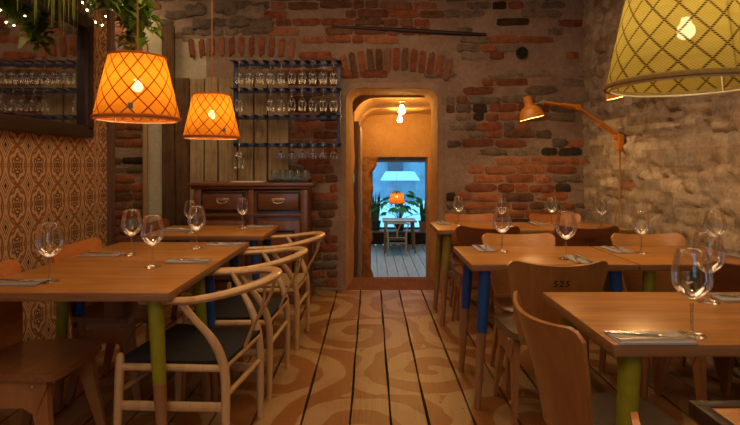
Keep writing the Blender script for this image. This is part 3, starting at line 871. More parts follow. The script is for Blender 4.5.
def number_mesh(txt,size=.042):
    cu=bpy.data.curves.new('number','FONT'); cu.body=txt; cu.size=size; cu.align_x='CENTER'; cu.align_y='CENTER'; cu.space_character=1.25; cu.offset=.0009; cu.resolution_u=3
    o=bpy.data.objects.new('tmp',cu); C.objects.link(o)
    bpy.context.view_layer.update()
    me=bpy.data.meshes.new_from_object(o.evaluated_get(bpy.context.evaluated_depsgraph_get()))
    bpy.data.objects.remove(o); bpy.data.curves.remove(cu)
    bm=bmesh.new(); bm.from_mesh(me); bmesh.ops.triangulate(bm,faces=bm.faces)
    bmesh.ops.subdivide_edges(bm,edges=[e for e in bm.edges if e.calc_length()>.012],cuts=2)
    for v in bm.verts:
        x,z=v.co.x,.724+v.co.y      # read from behind the chair
        zz=(z-Z0B)/(Z1B-.01-Z0B); u=x/bw(zz); q=bpt(u,zz)+bnrm(u,zz)*OUT*.0132
        v.co=q
    bm.normal_update(); bm.to_mesh(me); bm.free()
    me.materials.clear(); me.materials.append(M['ink']); me.name='number'
    return me
def ply_chair(x,y,rot,label,key='brown',num=None):
    cols={'brown':(M['ply_brown'],M['seat_dark'],M['ply_leg']),'dark':(M['ply_dark'],M['seat_brown'],M['ply_leg']),
          'orange':(M['ply_orange'],M['seat_brown'],M['ply_leg']),'honey':(M['ply_honey'],M['seat_brown'],M['ply_leg'])}[key]
    p=ply_proto(key,*cols)
    t=thing('plywood_chair',label,'chair',(x,y,0),rot,'bent plywood chairs'); made=p.place(t)
    if num:
        n=put('number',number_mesh(num),made[0]); n['label']='black number '+num+' stencilled on the back'
    return t
FX=-pi/2  # facing +X
ply_chair(-1.375,2.10,FX,'brown plywood chair at the front left table, its seat in the lower left foreground','orange')
ply_chair(-1.375,2.80,FX,'orange plywood chair against the wallpaper behind the blue-legged left table','orange')
ply_chair(-1.40,3.88,FX,'dark plywood chair at the far left table, in front of the brown boards','dark')
ply_chair(.800,1.55,FX+R(4.5),'brown plywood chair with its tall back to the aisle at the front right','brown')
ply_chair(.755,.69,FX+R(3),'plywood chair at the bottom right of which only the back rim rises into view','orange')
ply_chair(.857,2.56,0,'dark brown plywood chair with 525 stencilled on its back','brown','525')
ply_chair(1.74,2.55,0,'dark plywood chair with 503 on its back, at the right edge behind the big glasses','dark','503')
ply_chair(.934,2.90,pi,'honey plywood chair facing us behind the blue-legged table','honey')
ply_chair(1.754,2.90,pi,'honey plywood chair facing us below the stone wall','honey')
ply_chair(.838,3.86,0,'dark plywood chair with a plain back at the olive-legged table','dark')
ply_chair(1.55,3.86,0,'dark plywood chair with a faint number on its back in the far right row','dark','505')
ply_chair(.886,4.205,pi,'orange plywood chair against the brick wall right of the doorway','orange')
ply_chair(1.645,4.205,pi,'orange plywood chair against the brick wall near the corner','orange')

# ---- round-backed armchairs
def arm_chair_proto(seat_m,wood_m=None,rail_m=None):
    wm=wood_m or M['ash']; rm=rail_m or M['ash_rail']; p=Proto()
    seat=MB()
    def sp(u,v):
        y=-.175+.455*v; hw=.19+.045*v
        x=(2*u-1)*hw; return Vector((x,y,.432+.012*(1-(2*u-1)**2)*(1-(2*v-1)**2)*-1+.008*(abs(2*v-1)**3)))
    seat.shell(sp,lambda u,v:(0,0,-1),14,14,.026); p.add('seat',seat.mesh('seat',seat_m))
    # arm rail: one bent hoop
    pts=[(.262,.165,.690),(.272,.06,.697)]
    for i in range(0,17):
        a=pi*i/16; pts.append((.275*cos(a),-.045-.262*sin(a)**.9 if sin(a)>0 else -.045,.703+.043*sin(a)))
    pts+= [(-.272,.06,.697),(-.262,.165,.690)]
    pts=spline(pts,3); n=len(pts)
    p.add('arm_rail',MB().tube(pts,[.0165+.004*sin(pi*i/(n-1)) for i in range(n)],12,0,(1.3,.88)).mesh('arm_rail',rm))
    for sx in (-1,1):
        p.add('leg',MB().tube([(sx*.245,.290,0),(sx*.243,.284,.2),(sx*.240,.277,.40),(sx*.239,.276,.452),(sx*.239,.276,.462)],[.0135,.018,.019,.016,.009],12).mesh('leg',wm))
        q=spline([(sx*.205,-.170,0),(sx*.200,-.172,.22),(sx*.198,-.165,.40),(sx*.213,-.125,.52),(sx*.243,-.055,.62),(sx*.265,-.0,.70)],5)
        m_=len(q); p.add('leg',MB().tube(q,[.0135+.006*sin(pi*min(1,i/(m_-1)*1.25)) if i/(m_-1)<.8 else .0145 for i in range(m_)],12).mesh('leg',wm))
    def rail(a,b,r=.012,sq=(1,1)): return MB().tube([a,tuple((Vector(a)+Vector(b))/2),b],r,10,0,sq)
    p.add('seat_rail',rail((-.24,.277,.412),(.24,.277,.412),.015).mesh('seat_rail',wm))
    p.add('seat_rail',rail((-.198,-.165,.412),(.198,-.165,.412),.015).mesh('seat_rail',wm))
    for sx in (-1,1):
        p.add('seat_rail',rail((sx*.24,.277,.405),(sx*.198,-.165,.405),.015).mesh('seat_rail',wm))
        p.add('stretcher',rail((sx*.243,.284,.245),(sx*.2,-.17,.245),.021,(.42,1)).mesh('stretcher',wm))
    p.add('stretcher',rail((-.243,.282,.30),(.243,.282,.30),.012).mesh('stretcher',wm))
    p.add('stretcher',rail((-.2,-.17,.29),(.2,-.17,.29),.012).mesh('stretcher',wm))
    # forked splat
    s_=MB(); s_.tube(spline([(0,-.167,.405),(0,-.205,.50),(0,-.240,.57)],4),[.021,.019,.021]+[.021]*6,8,0,(1.0,.3),up=(0,1,0))
    for sx in (-1,1): s_.tube(spline([(sx*.006,-.237,.56),(sx*.035,-.275,.64),(sx*.078,-.296,.735)],4),.0135,8,0,(1,.45),up=(0,1,0))
    p.add('splat',s_.mesh('splat',wm))
    return p
AC_B=arm_chair_proto(M['cord_black']); AC_N=arm_chair_proto(M['cord_natural'])
def arm_chair(p,x,y,rot,label,z=0):
    t=thing('round_back_armchair',label,'chair',(x,y,z),rot,'round-backed wooden armchairs'); p.place(t); return t
arm_chair(AC_B,-.745,2.295,pi/2-R(8),'round-backed ash armchair with black cord seat nearest us on the aisle')
arm_chair(AC_B,-.70,2.89,pi/2-R(4),'round-backed ash armchair with black seat, middle one of the aisle row')
arm_chair(AC_N,-.66,3.58,pi/2-R(3),'round-backed armchair with pale woven seat nearest the sideboard')

# ---- sideboard
SX0,SX1,SY0,SY1,SH=-1.60,-.555,4.48,4.922,1.09
sb=thing('sideboard','dark carved wooden sideboard with two drawers under the glass rack','sideboard',((SX0+SX1)/2,(SY0+SY1)/2,0))
W=SX1-SX0; D=SY1-SY0
cb=MB()
cb.box((0,.01,.53),(W-.05,D-.03,.98),.004)                 # carcass
cb.box((0,0,.05),(W,D,.10),.008)                            # plinth
for sx in (-1,1): cb.box((sx*(W/2-.045),-D/2+.012,.56),(.065,.03,.94),.006)
cb.box((0,-D/2+.012,.56),(.05,.024,.94),.005)
cb.box((0,-D/2+.012,.80),(W-.06,.026,.035),.006)
cb.build('body',M['sideboard'],sb)
MB().box((0,-.012,SH-.016),(W+.075,D+.035,.032),.009).box((0,-.004,SH-.045),(W+.03,D+.01,.028),.008).build('top',M['sideboard'],sb)
for sx in (-1,1):
    d=MB(); cxx=sx*(W/4-.012); d.box((cxx,-D/2+.004,.925),(.385,.03,.165),.006); dw=d.build('drawer',M['sideboard'],sb)
    fr=MB()
    for dz in (-.078,.078): fr.box((cxx,-D/2-.010,.925+dz),(.385,.016,.014),.004)
    for dx in (-.186,.186): fr.box((cxx+dx,-D/2-.010,.925),(.014,.016,.165),.004)
    fr.build('moulding',M['moulding'],dw)
    h=MB(); h.tube(spline([(cxx-.048,-D/2-.012,.935),(cxx-.038,-D/2-.034,.918),(cxx,-D/2-.038,.908),(cxx+.038,-D/2-.034,.918),(cxx+.048,-D/2-.012,.935)],4),.005,8)
    for k in (-.048,0,.048): h.lathe([(0,.006),(.012,.005),(.016,0)],10,0,Matrix.Translation((cxx+k,-D/2-.010,.940))@Matrix.Rotation(pi/2,4,'X'))
    h.box((cxx,-D/2-.011,.943),(.10,.004,.024),.002); h.build('handle',M['brass'],dw)
    e=MB(); e.box((cxx,-D/2+.004,.44),(.385,.028,.62),.006); 
    dd=e.build('door',M['sideboard_v'],sb)
    f2=MB()
    for dz in (-.22,.22): f2.box((cxx,-D/2-.010,.44+dz),(.29,.018,.022),.006)
    for dx in (-.134,.134): f2.box((cxx+dx,-D/2-.010,.44),(.022,.018,.45),.006)
    f2.build('moulding',M['moulding'],dd)
    MB().lathe([(0,.022),(.009,.02),(.011,.012),(.005,.006),(.005,0)],12,0,Matrix.Translation((cxx-sx*.172,-D/2-.010,.46))@Matrix.Rotation(pi/2,4,'X')).build('knob',M['brass'],dd)

# ---- old boards on the back wall
pk=thing('board_screen','weathered vertical boards standing on the back wall behind the glass rack','boarding',(-1.4,4.95,0))
xs=[(-.665,-.54,2.62,'plank_brown'),(-.535,-.40,2.11,'plank_brown'),(-.39,-.255,2.10,'plank_grey'),(-.245,-.12,2.12,'plank_grey'),(-.105,.075,2.11,'plank_grey'),(.09,.235,2.10,'plank_grey'),(.25,.37,2.12,'plank_grey'),(.385,.585,2.08,'plank_grey')]
for a,b,h,m in xs:
    MB().box(((a+b)/2,random.uniform(-.006,.004),h/2),(b-a,.03,h),.006,rot=Matrix.Rotation(random.uniform(-.004,.004),4,'Y')).build('board',M[m],pk)

# ------------------------------------------------------------------ glassware
def glass_profile(H=.25,r=.054,rim=.039,foot=.038,stem=.0042,bowl0=.10):
    pr=[(0,.0),(foot,.0),(foot+.0005,.0015),(foot*.7,.0035),(foot*.3,.007),(stem*1.4,.014),(stem,.03),(stem*.9,bowl0*.7),(stem*1.2,bowl0-.008)]
    hb=H-bowl0; n=14; b=[]
    for i in range(n+1):
        t=i/n
        rr=r*sin(min(1,t/.42)*pi/2)**.75 if t<.42 else rim+(r-rim)*max(0,cos((t-.42)/.58*pi/2))**1.1
        b.append((max(rr,stem*1.2),bowl0+hb*t))
    return pr,b
def glass_parts(mat,seg=28,**k):
    pr,b=glass_profile(**k)
    foot=MB().lathe(pr[:6],seg).mesh('foot',mat,True,80)
    stem=MB().lathe(pr[5:],10).mesh('stem',M['glass_stem'],True,80)
    top=b[-1]; bowl=MB().lathe([(0.0,b[0][1])]+b[1:]+[(top[0]-.0012,top[1]+.0004),(top[0]-.0022,top[1]-.002)],seg).mesh('bowl',mat,True,80)
    return foot,stem,bowl
GB=glass_parts(M['glass']); GP=Proto()
GP.add('bowl',GB[2]); GP.add('stem',GB[1],label='slender clear stem'); GP.add('foot',GB[0])
GS=glass_parts(M['glass'],H=.235,r=.046,rim=.034,foot=.036); GPs=Proto(); GPs.add('bowl',GS[2]); GPs.add('stem',GS[1]); GPs.add('foot',GS[0])
TZ=.7505
def wine_glass(x,y,label,small=False):
    t=thing('wine_glass',label,'wine glass',(x,y,TZ),random.uniform(0,6),'wine glasses on the tables'); (GPs if small else GP).place(t)

# cutlery and napkin meshes; the setting lies along local +X, handles at -X
def napkin_mesh(L=.215,Wd=.10):
    mb=MB()
    for k in range(2): mb.box((.002*k,-.001*k,.002+.0032*k),(L-.004*k,Wd-.003*k,.003),.001)
    return mb.mesh('napkin',M['napkin'])
def knife_mesh():
    mb=MB(); o=[(-.105,-.0085),(-.10,-.0095),(-.01,-.007),(.0,-.0085),(.07,-.0095),(.098,-.004),(.105,.004),(.0,.0055),(-.01,.006),(-.10,.0085),(-.105,.008)]
    mb.prism([(x*1.05,y*1.15) for x,y in o],0,.0045); return mb.mesh('knife',M['cutlery'],True,30)
def fork_mesh():
    mb=MB(); mb.tube(spline([(-.10,0,.003),(-.04,0,.0035),(.02,0,.006),(.045,0,.004),(.058,0,.004)],4),[.0085]*4+[.007]*4+[.0045]*5+[.0105]*4,8,0,(1,.35),up=(0,0,1))
    for k in range(4):
        y=-.0085+.0057*k; mb.tube([(.055,y,.004),(.078,y,.004),(.098,y,.0075)],[.0022,.002,.0012],6,0,(1,.7),up=(0,0,1))
    return mb.mesh('fork',M['cutlery'],True,40)
NM,KM,FM=napkin_mesh(),knife_mesh(),fork_mesh()
def setting(x,y,rot,where):
    t=put('napkin',NM,None,(x,y,TZ),rot); tag(t,'folded grey napkin '+where,'napkin','grey napkins laid at the tables')
    z=TZ+.0070
    c,s_=cos(rot),sin(rot)
    for nm,me,dx,dy,a in (('knife',KM,.006,-.020,.05),('fork',FM,-.016,.016,-.26)):
        o=put(nm,me,None,(x+dx*c-dy*s_,y+dx*s_+dy*c,z),rot+a)
        tag(o,'steel '+nm+' on the napkin '+where,nm,nm+'s laid at the tables')
# left side
setting(-1.495,2.115,0,'at the left picture edge, front left table')
setting(-.945,2.59,pi,'on the aisle side where the two left tables meet')
setting(-1.49,2.77,0,'in front of the orange chair by the wallpaper')
setting(-.91,3.13,pi,'on the far aisle corner of the joined left tables')
setting(-1.46,3.83,0,'on the left end of the table by the sideboard')
setting(-.89,4.04,pi,'on the right back corner of the table by the sideboard')
# right side
setting(.80,1.435,R(0),'on the near edge of the front right table')
setting(1.39,1.87,pi,'on the far side of the front right table')
setting(.67,2.98,-pi/2,'at the aisle end of the blue-legged table')
setting(1.09,2.63,pi/2,'just beyond the chair back marked 525')
setting(1.44,2.93,-pi/2,'before the honey chair below the stone wall')
setting(2.02,2.68,pi/2,'beside the stone wall, behind the big glasses')
setting(.62,4.29,-pi/2,'on the corner of the olive-legged table')
setting(1.42,4.26,-pi/2,'on the lit table in the back right corner')
wine_glass(-1.375,2.14,'wine glass at the left edge of the photo, against the wallpaper')
wine_glass(-1.07,2.45,'large wine glass in the middle of the left tables, nearest the aisle')
wine_glass(-1.33,2.78,'wine glass on the left table, in front of the brick strip')
wine_glass(-1.05,3.01,'wine glass on the far part of the left tables, before the sideboard\'s left end')
wine_glass(-1.33,3.68,'wine glass partly hidden behind another, left end of the far left table',True)
wine_glass(-1.02,3.97,'small wine glass standing in front of the sideboard doors',True)
wine_glass(1.037,2.66,'wine glass behind the chair back marked 525')
wine_glass(.76,2.90,'wine glass on the blue-legged table, before the honey chair')
wine_glass(1.535,2.84,'wine glass before the honey chair below the stone wall',True)
wine_glass(.943,1.47,'biggest wine glass, beside the napkin on the front right table')
wine_glass(1.23,1.825,'large wine glass just behind the biggest one at the right')
wine_glass(1.87,2.72,'wine glass rising behind the two big glasses by the stone wall')
wine_glass(.743,4.24,'small wine glass beside the doorway, on the olive-legged table',True)
wine_glass(1.05,4.02,'wine glass against the red bricks, seen above another glass',True)
wine_glass(1.50,4.15,'wine glass gleaming on the lit table under the orange lamp',True)
wine_glass(1.83,3.97,'wine glass in the back right corner against the stone wall',True)

# ---- the blue steel rack and what hangs in it
RY0,RY1=4.70,4.93; RX0,RX1=-1.32,-.30
LV=[2.235,1.975,1.72,1.455]
rk=thing('glass_rack','blue steel wall rack hung with upturned wine glasses above the sideboard','rack',((RX0+RX1)/2,RY1,0))
cxr=(RX0+RX1)/2; hw=(RX1-RX0)/2
for sx in (-1,1): MB().box((sx*(hw-.012),-.10,(LV[0]+LV[3])/2),(.035,.03,LV[0]-LV[3]+.05),.003).build('upright',M['steel_blue'],rk)
for sx in (-1,1):
    for z in (LV[0],LV[3]): MB().box((sx*(hw-.012),-.02,z),(.03,.16,.012),.002).build('wall_bracket',M['steel_blue'],rk)
slots=[-1.255+.1*i for i in range(10)]
pm=MB().box((0,0,0),(.046,.215,.004),.001).mesh('rail',M['steel_blue'])
for z in LV:
    MB().box((0,-.10,z-.014),(2*hw,.014,.036),.002).build('crossbar',M['steel_blue'],rk)
    for i in range(11):
        put('rail',pm,rk,(slots[0]-.05+.1*i-cxr,-.125,z+.002))
RGa=MB(); pr,bl=glass_profile(H=.215,r=.043,rim=.031,foot=.035,bowl0=.085); RGa.lathe(pr+bl[1:],20); 
RGm=RGa.mesh('rack_glass',M['rack_glass'],True,80)
pr,bl=glass_profile(H=.15,r=.036,rim=.036,foot=.032,bowl0=.075); RGc=MB().lathe(pr+bl[1:],20).mesh('coupe',M['rack_glass'],True,80)
pr,bl=glass_profile(H=.24,r=.062,rim=.045,foot=.037,bowl0=.08); RGb=MB().lathe(pr+bl[1:],20).mesh('balloon',M['rack_glass'],True,80)
def hang(me,i,lv,dy,label,group):
    o=put('hanging_wine_glass',me,None,(slots[i],RY1-.17+dy,LV[lv]+.0045),random.uniform(0,6)); o.rotation_euler=(pi,0,random.uniform(0,6)); tag(o,label,'wine glass',group)
ordn=['first','second','third','fourth','fifth','sixth','seventh','eighth','ninth','tenth']
for i in range(10):
    hang(RGm,i,0,0,'wine glass upside down in the top rail of the rack, '+ordn[i]+' from the left','glasses in the top rail')
for k,i in enumerate((0,3,4,5,6,7,8,9)):
    hang(RGm,i,1,0,'wine glass upside down in the second rail of the rack, '+ordn[k]+' from the left','glasses in the second rail')
for k,i in enumerate((4,5,6,7,8,9)):
    hang(RGc,i,3,0,'small glass upside down in the bottom rail above the tray, '+ordn[k]+' from the left','small glasses in the bottom rail')
hang(RGb,0,3,0,'big round wine glass hanging alone at the left of the bottom rail',None)

# ---- on the sideboard
TX,TY=-.755,4.70
tr=thing('tray','dark rimmed tray of upturned tumblers on the sideboard','tray',(TX,TY,SH))
tm=MB().box((0,0,.005),(.37,.24,.010),.003)
tm.build('base',M['black'],tr)
rm=MB(); 
for sy in (-1,1): rm.box((0,sy*.117,.013),(.37,.008,.022),.002)
for sx in (-1,1): rm.box((sx*.182,0,.013),(.008,.234,.022),.002)
rm.build('rim',M['black'],tr)
tumb=MB().lathe([(.031,.0),(.033,.03),(.0335,.07),(.031,.098),(.027,.103),(0,.104)],20).mesh('tumbler',M['tumbler'],True,60)
for j,rowname in enumerate(('front','back')):
    for i in range(5):
        o=put('tumbler',tumb,None,(TX-.144+.072*i,TY-.055+.105*j,SH+.0105)); tag(o,'upturned tumbler in the '+rowname+' row on the tray, '+ordn[i]+' from the left','tumbler','tumblers on the tray')
tag(MB().box((0,0,.004),(.30,.20,.008),.002).build('menu',M['paper'],None,loc=(-1.14,4.66,SH+.0005),rotz=.05),'pale folder lying on the sideboard left of the tray','menu')

# ------------------------------------------------------------------ lamps
def pendant(x,y,zb,label,shade_m,rim_m,bulb_m,H=.287,rb=.184,rt=.120,ztop=ZC,bulb_r=.0235,group='hanging lamps',tag_ang=-1.62,cord_c=None,zbulb=.15):
    t=thing('pendant_lamp',label,'lamp',(x,y,zb),0,group)
    n=8
    MB().lathe([(rb+(rt-rb)*i/n,H*i/n) for i in range(n+1)],64,0,None,True).build('shade',shade_m,t,True,60)
    ring=lambda r,z,q:[(r*cos(2*pi*k/48),r*sin(2*pi*k/48),z) for k in range(49)]
    MB().tube(ring(rb,.006,0),.0075,8,0,(.7,1),cap=False).build('bottom_rim',rim_m,t); MB().tube(ring(rt,H-.003,0),.005,8,cap=False).build('top_rim',rim_m,t)
    sp=MB(); sp.tube(ring(rb-.012,-.002,0),.003,6,cap=False); sp.tube(ring(.022,H-.03,0),.003,6,cap=False)
    for k in range(3):
        a=2*pi*k/3+.5; sp.tube([(.022*cos(a),.022*sin(a),H-.03),(rt*.97*cos(a),rt*.97*sin(a),H-.006)],.0022,6)
        sp.tube([(rt*.97*cos(a),rt*.97*sin(a),H-.008),((rb-.012)*cos(a),(rb-.012)*sin(a),-.002)],.002,6)
    sp.build('wire_ring',M['ring_wire'],t)
    MB().lathe([(0,H+.02),(.012,H+.018),(.017,H),(.019,zbulb+.085),(.017,zbulb+.05),(0,zbulb+.05)],14).build('socket',M['black'],t)
    MB().lathe([(0,-bulb_r)]+[(bulb_r*sin(a),-bulb_r*cos(a)) for a in [i*pi/10 for i in range(1,9)]]+[(bulb_r*.5,bulb_r*1.45),(0,bulb_r*1.6)],16,0,Matrix.Translation((0,0,zbulb))).build('bulb',bulb_m,t)
    MB().tube([(0,0,H+.01),(0,0,ztop-zb-.02)],.004,8).build('cord',M['cord'],t)
    MB().lathe([(.045,ztop-zb),(.045,ztop-zb-.018),(.01,ztop-zb-.028),(0,ztop-zb-.028)],16).build('ceiling_rose',M['cord'],t)
    r=rb+(rt-rb)*(.045/H)+.002
    a=tag_ang; q=MB(); q.box((0,0,0),(.020,.0015,.026),.0005)
    q.v=[tuple(Matrix.Rotation(a+pi/2,4,'Z')@Vector((p[0],p[1]-r,p[2]+.045))) for p in q.v]; q.build('label_tab',M['tag_fabric'],t)
    return t
pendant(-1.06,2.27,1.455,'larger orange lampshade with lattice stitching, hanging at the left',M['shade_orange'],M['rim_orange'],M['bulb'],tag_ang=-pi/2-.17+.45)
pendant(-1.06,3.33,1.43,'smaller-looking orange lampshade hanging before the old boards',M['shade_orange'],M['rim_orange'],M['bulb'],tag_ang=-pi/2+.75)
pendant(.850,1.35,1.462,'straw-yellow knitted lampshade cut off by the top right of the photo',M['shade_yellow'],M['rim_straw'],M['bulb_pale'],tag_ang=-pi/2+.15,H=.31,rb=.198,rt=.135)
pendant(-1.06,.85,1.46,'orange lampshade added out of view for ambient light, above the nearest left seats',M['shade_orange'],M['rim_orange'],M['bulb'])  # unseen extra pendant, added to raise the ambient light
pendant(.60,11.6,.36,'small orange lampshade glowing before the blue window in the far room',M['shade_far'],M['rim_orange'],M['bulb'],H=.24,rb=.185,rt=.14,ztop=2.25)

# bare bulbs in the hall
def bare(x,y,z,label):
    t=thing('ceiling_bulb',label,'lamp',(x,y,z),0,'bare bulbs under the hall vault')
    MB().lathe([(0,0),(.05,0),(.05,-.012),(.018,-.02),(.018,-.055),(0,-.056)],16).build('socket',M['brass'],t)
    MB().lathe([(0,-.055),(.013,-.056),(.018,-.075),(.034,-.105),(.038,-.125),(.033,-.145),(.018,-.16),(0,-.164)],16).build('bulb',M['bulb_bare'],t)
bare(.37,5.98,2.02,'bare glowing bulb nearer the doorway under the vaulted hall')
bare(.42,7.25,2.03,'bare glowing bulb deeper in the vaulted hall')

# orange jointed wall lamps
def wall_lamp(y,xs,label,tilt=.24,dz=0,dx_el=.43,cable=True,zm=1.45):
    x0=XR-.05
    t=thing('jointed_wall_lamp',label,'lamp',(x0,y,0),0,'orange wall lamps')
    el=(-dx_el*.86,-.02,1.735+dz); hd=(xs-x0+.10,-.03,1.775+dz)
    MB().box((0,0,zm-.01),(.05,.06,.14),.008).box((-.03,0,zm+.04),(.05,.045,.05),.008).build('wall_bracket',M['orange_metal'],t)
    base=(-.03,0,zm+.06)
    def bars(a,b):
        mb=MB()
        for k in (-.018,.018): mb.tube([(a[0],a[1]+k,a[2]),(b[0],b[1]+k,b[2])],.012,8,0)
        A=Vector(a);B=Vector(b); mb.tube([A.lerp(B,.03),A.lerp(B,.42)],.022,8)
        return mb
    bars(base,el).build('lower_arm',M['orange_metal'],t)
    bars(el,hd).build('upper_arm',M['orange_metal'],t)
    MB().lathe([(0,-.03),(.024,-.03),(.024,.03),(0,.03)],14,0,Matrix.Translation(el)@Matrix.Rotation(pi/2,4,'X')).build('elbow_joint',M['orange_metal'],t)
    j=MB().lathe([(0,-.024),(.02,-.024),(.02,.024),(0,.024)],14,0,Matrix.Translation(hd)@Matrix.Rotation(pi/2,4,'X'))
    Rm=Matrix.Translation((xs-x0,-.03,1.70+dz))@Matrix.Rotation(-tilt,4,'Y')
    j.tube([hd,tuple(Rm@Vector((.03,0,.05)))],.008,8); j.build('head_joint',M['bolt'],t)
    sh=MB().lathe([(.034,.125),(.034,.06),(.040,.045),(.066,.03),(.090,.0),(.105,-.06)],32,0,Rm); sh.lathe([(.034,.125),(.030,.128),(0,.128)],32,0,Rm)
    so=sh.build('shade',M['orange_metal'],t)
    MB().lathe([(.1035,-.0605),(.088,-.001),(.064,.028),(.036,.04),(0,.04)],32,0,Rm).build('shade_lining',M['inner_enamel'],so)
    MB().lathe([(0,-.045),(.018,-.038),(.026,-.018),(.022,.005),(.012,.03),(0,.035)],14,0,Rm).build('bulb',M['bulb_spot'],t)
    if cable:
        MB().tube(spline([(.0,0,zm-.08),(.004,.005,1.1),(-.004,0,.7),(0,.004,.05)],5),.007,8).build('cable',M['cord'],t)
wall_lamp(4.22,1.335,'orange jointed wall lamp reaching over the back right table')
wall_lamp(2.62,1.315,'orange wall lamp mostly hidden behind the yellow lampshade',dz=-.03,dx_el=.46,zm=1.64)

# ------------------------------------------------------------------ mirror, vent
mr=thing('wall_mirror','large dark-framed mirror on the patterned wallpaper','mirror',(XL,2.54,1.44))
ML,MH,fwid=2.12,.86,.088   # frame outer length along Y, height
fr=MB()
def bar(y0,y1,z0,z1): fr.box((.03,(y0+y1)/2,(z0+z1)/2),(.06,y1-y0,z1-z0),.012)
bar(-ML/2,ML/2,0,fwid); bar(-ML/2,ML/2,MH-fwid,MH); bar(-ML/2,-ML/2+fwid,fwid*.6,MH-fwid*.6); bar(ML/2-fwid,ML/2,fwid*.6,MH-fwid*.6)
fr.build('frame',M['frame'],mr)
MB().box((.014,0,MH/2),(.01,ML-.14,MH-.14)).build('mirror_glass',M['mirror'],mr,smooth=False)
vp=thing('vent_pipe','black round pipe end set in the brick wall above the orange lamp','pipe',(1.5,YB,2.365))
MB().lathe([(.052,.0),(.056,.012),(.056,.05),(.047,.05),(.045,.0)],24,0,Matrix.Rotation(pi/2,4,'X')).build('collar',M['black'],vp)
MB().lathe([(.0475,.038),(0,.038)],24,0,Matrix.Rotation(pi/2,4,'X')).build('hole',M['gap'],vp)

# ------------------------------------------------------------------ plants
def leaf(mb,base,dirv,L,Wd,droop=.5,up=Vector((0,0,1))):
    d=Vector(dirv).normalized(); s_=d.cross(up)
    if s_.length<.05: s_=Vector((1,0,0))
    s_.normalize(); nrm=s_.cross(d)
    n=6; rows=[]
    shape=[0.0,.75,1.0,.92,.68,.36,0]
    for i in range(n+1):
        t=i/n; c=Vector(base)+d*(L*t)+Vector((0,0,-1))*droop*L*t*t
        w=Wd*shape[i]/2
        rows.append(mb.verts([c-s_*w+nrm*w*.35,c,c+s_*w+nrm*w*.35]))
    for i in range(n):
        a,b=rows[i],rows[i+1]
        mb.face((a,a+1,b+1,b)); mb.face((a+1,a+2,b+2,b+1))
def pot(parent,r,h,m): return MB().lathe([(0,0),(r*.72,0),(r,h),(r*1.06,h),(r*1.06,h-.02),(r*.9,h-.02),(0,h-.03)],20).build('pot',m,parent)
sh=thing('wall_shelf','wooden shelf above the mirror carrying the trailing plants','shelf',(XL,3.0,2.60))
MB().box((.12,0,0),(.24,1.75,.03),.004).build('board',M['plank_brown'],sh)
for y in (-.7,.7):
    MB().box((.10,y,-.05),(.18,.02,.07),.004).build('bracket',M['moulding'],sh)
def pothos(loc,seed,spots,label):
    r=random.Random(seed); t=thing('trailing_pothos',label,'plant',loc); pot(t,.09,.13,M['terracotta'])
    vines=MB(); lv=MB()
    for (dx,dy,drop,out) in spots:
        P=spline([(0,0,.12),(dx*.4+.08,dy*.3,.19),(dx*.75+.135,dy*.7,.0),(dx+.12,dy,-drop*.55),(dx+out+.10,dy*1.1,-drop)],5)
        vines.tube(P,.0028,6)
        for p in P[2:]:
            for _ in range(2):
                a=r.uniform(0,2*pi); d=Vector((cos(a)*.8+.35,sin(a)*.9-.35,r.uniform(-.7,.2)))
                L=r.uniform(.06,.12); leaf(lv,p,d,L,L*.8,r.uniform(.2,.6))
    vines.build('vine',M['stem'],t); lv.build('foliage',M['leaf'],t,True,80)
pothos((XL+.13,3.36,2.615),3,[(.05,.06,.30,.05),(.10,.14,.40,.02),(.02,-.14,.30,.03),(.14,.0,.34,.03),(.06,.20,.52,.04),(.16,.10,.36,.05),(.04,.25,.40,.04),(.16,.20,.48,.04),(.18,.26,.38,.04),(.10,-.25,.28,.05),(.2,-.12,.26,.05)],'leafy trailing pothos hanging over the corner of the mirror')
pothos((XL+.13,3.06,2.615),8,[(.05,.10,.32,.05),(.12,-.12,.28,.02),(.16,.02,.34,.03),(.1,.16,.36,.03),(.18,-.05,.3,.05)],'small pothos with fairy lights on the shelf above the mirror')
def spider(loc,seed,n,label,Lr=(.5,.85)):
    r=random.Random(seed); t=thing('spider_plant',label,'plant',loc); pot(t,.09,.13,M['terracotta'])
    lv=MB()
    for k in range(n):
        a=r.uniform(-pi,pi); L=r.uniform(*Lr); o=r.uniform(.08,.22); hgt=r.uniform(.03,.14)
        P=spline([(0,0,.12),(cos(a)*o*.5+.03,sin(a)*o*.5,.12+hgt),(cos(a)*o+.07,sin(a)*o,.10),(cos(a)*o*1.2+.10,sin(a)*o*1.25,.10-L*.45),(cos(a)*o*1.15+.11,sin(a)*o*1.3,.10-L*.85)],4)
        P=[Vector((max(p.x,-.09 if p.z>.06 else .125),p.y,p.z)) for p in P]
        m_=len(P); lv.tube(P,[.0085*sin(pi*(.12+.88*i/(m_-1)))+.0008 for i in range(m_)],4,0,(1,.12))
    lv.build('foliage',M['leaf_spider'],t,True,80)
spider((XL+.14,2.78,2.615),4,90,'yellow-green spider plant hanging over the top left of the mirror')
spider((XL+.14,2.46,2.615),5,50,'second spider plant at the far left edge above the mirror',(.45,.75))
fl=thing('fairy_lights','string of tiny warm lights tangled in the plants above the mirror','string lights',(XL+.25,2.86,2.31))
pts=spline([(0,-.5,.16),(.04,-.25,.02),(.02,-.05,.10),(.06,.10,-.04),(.03,.22,-.08),(.05,.36,-.16),(.02,.5,-.02)],6)
MB().tube(pts,.0018,6).build('wire',M['stem'],fl)
fm=MB().lathe([(0,-.005),(.004,-.003),(.005,0),(.0035,.004),(0,.006)],8).mesh('light',M['fairy'])
for i in range(1,len(pts)-1,3): put('light',fm,fl,pts[i]+Vector((.008,0,-.006)))

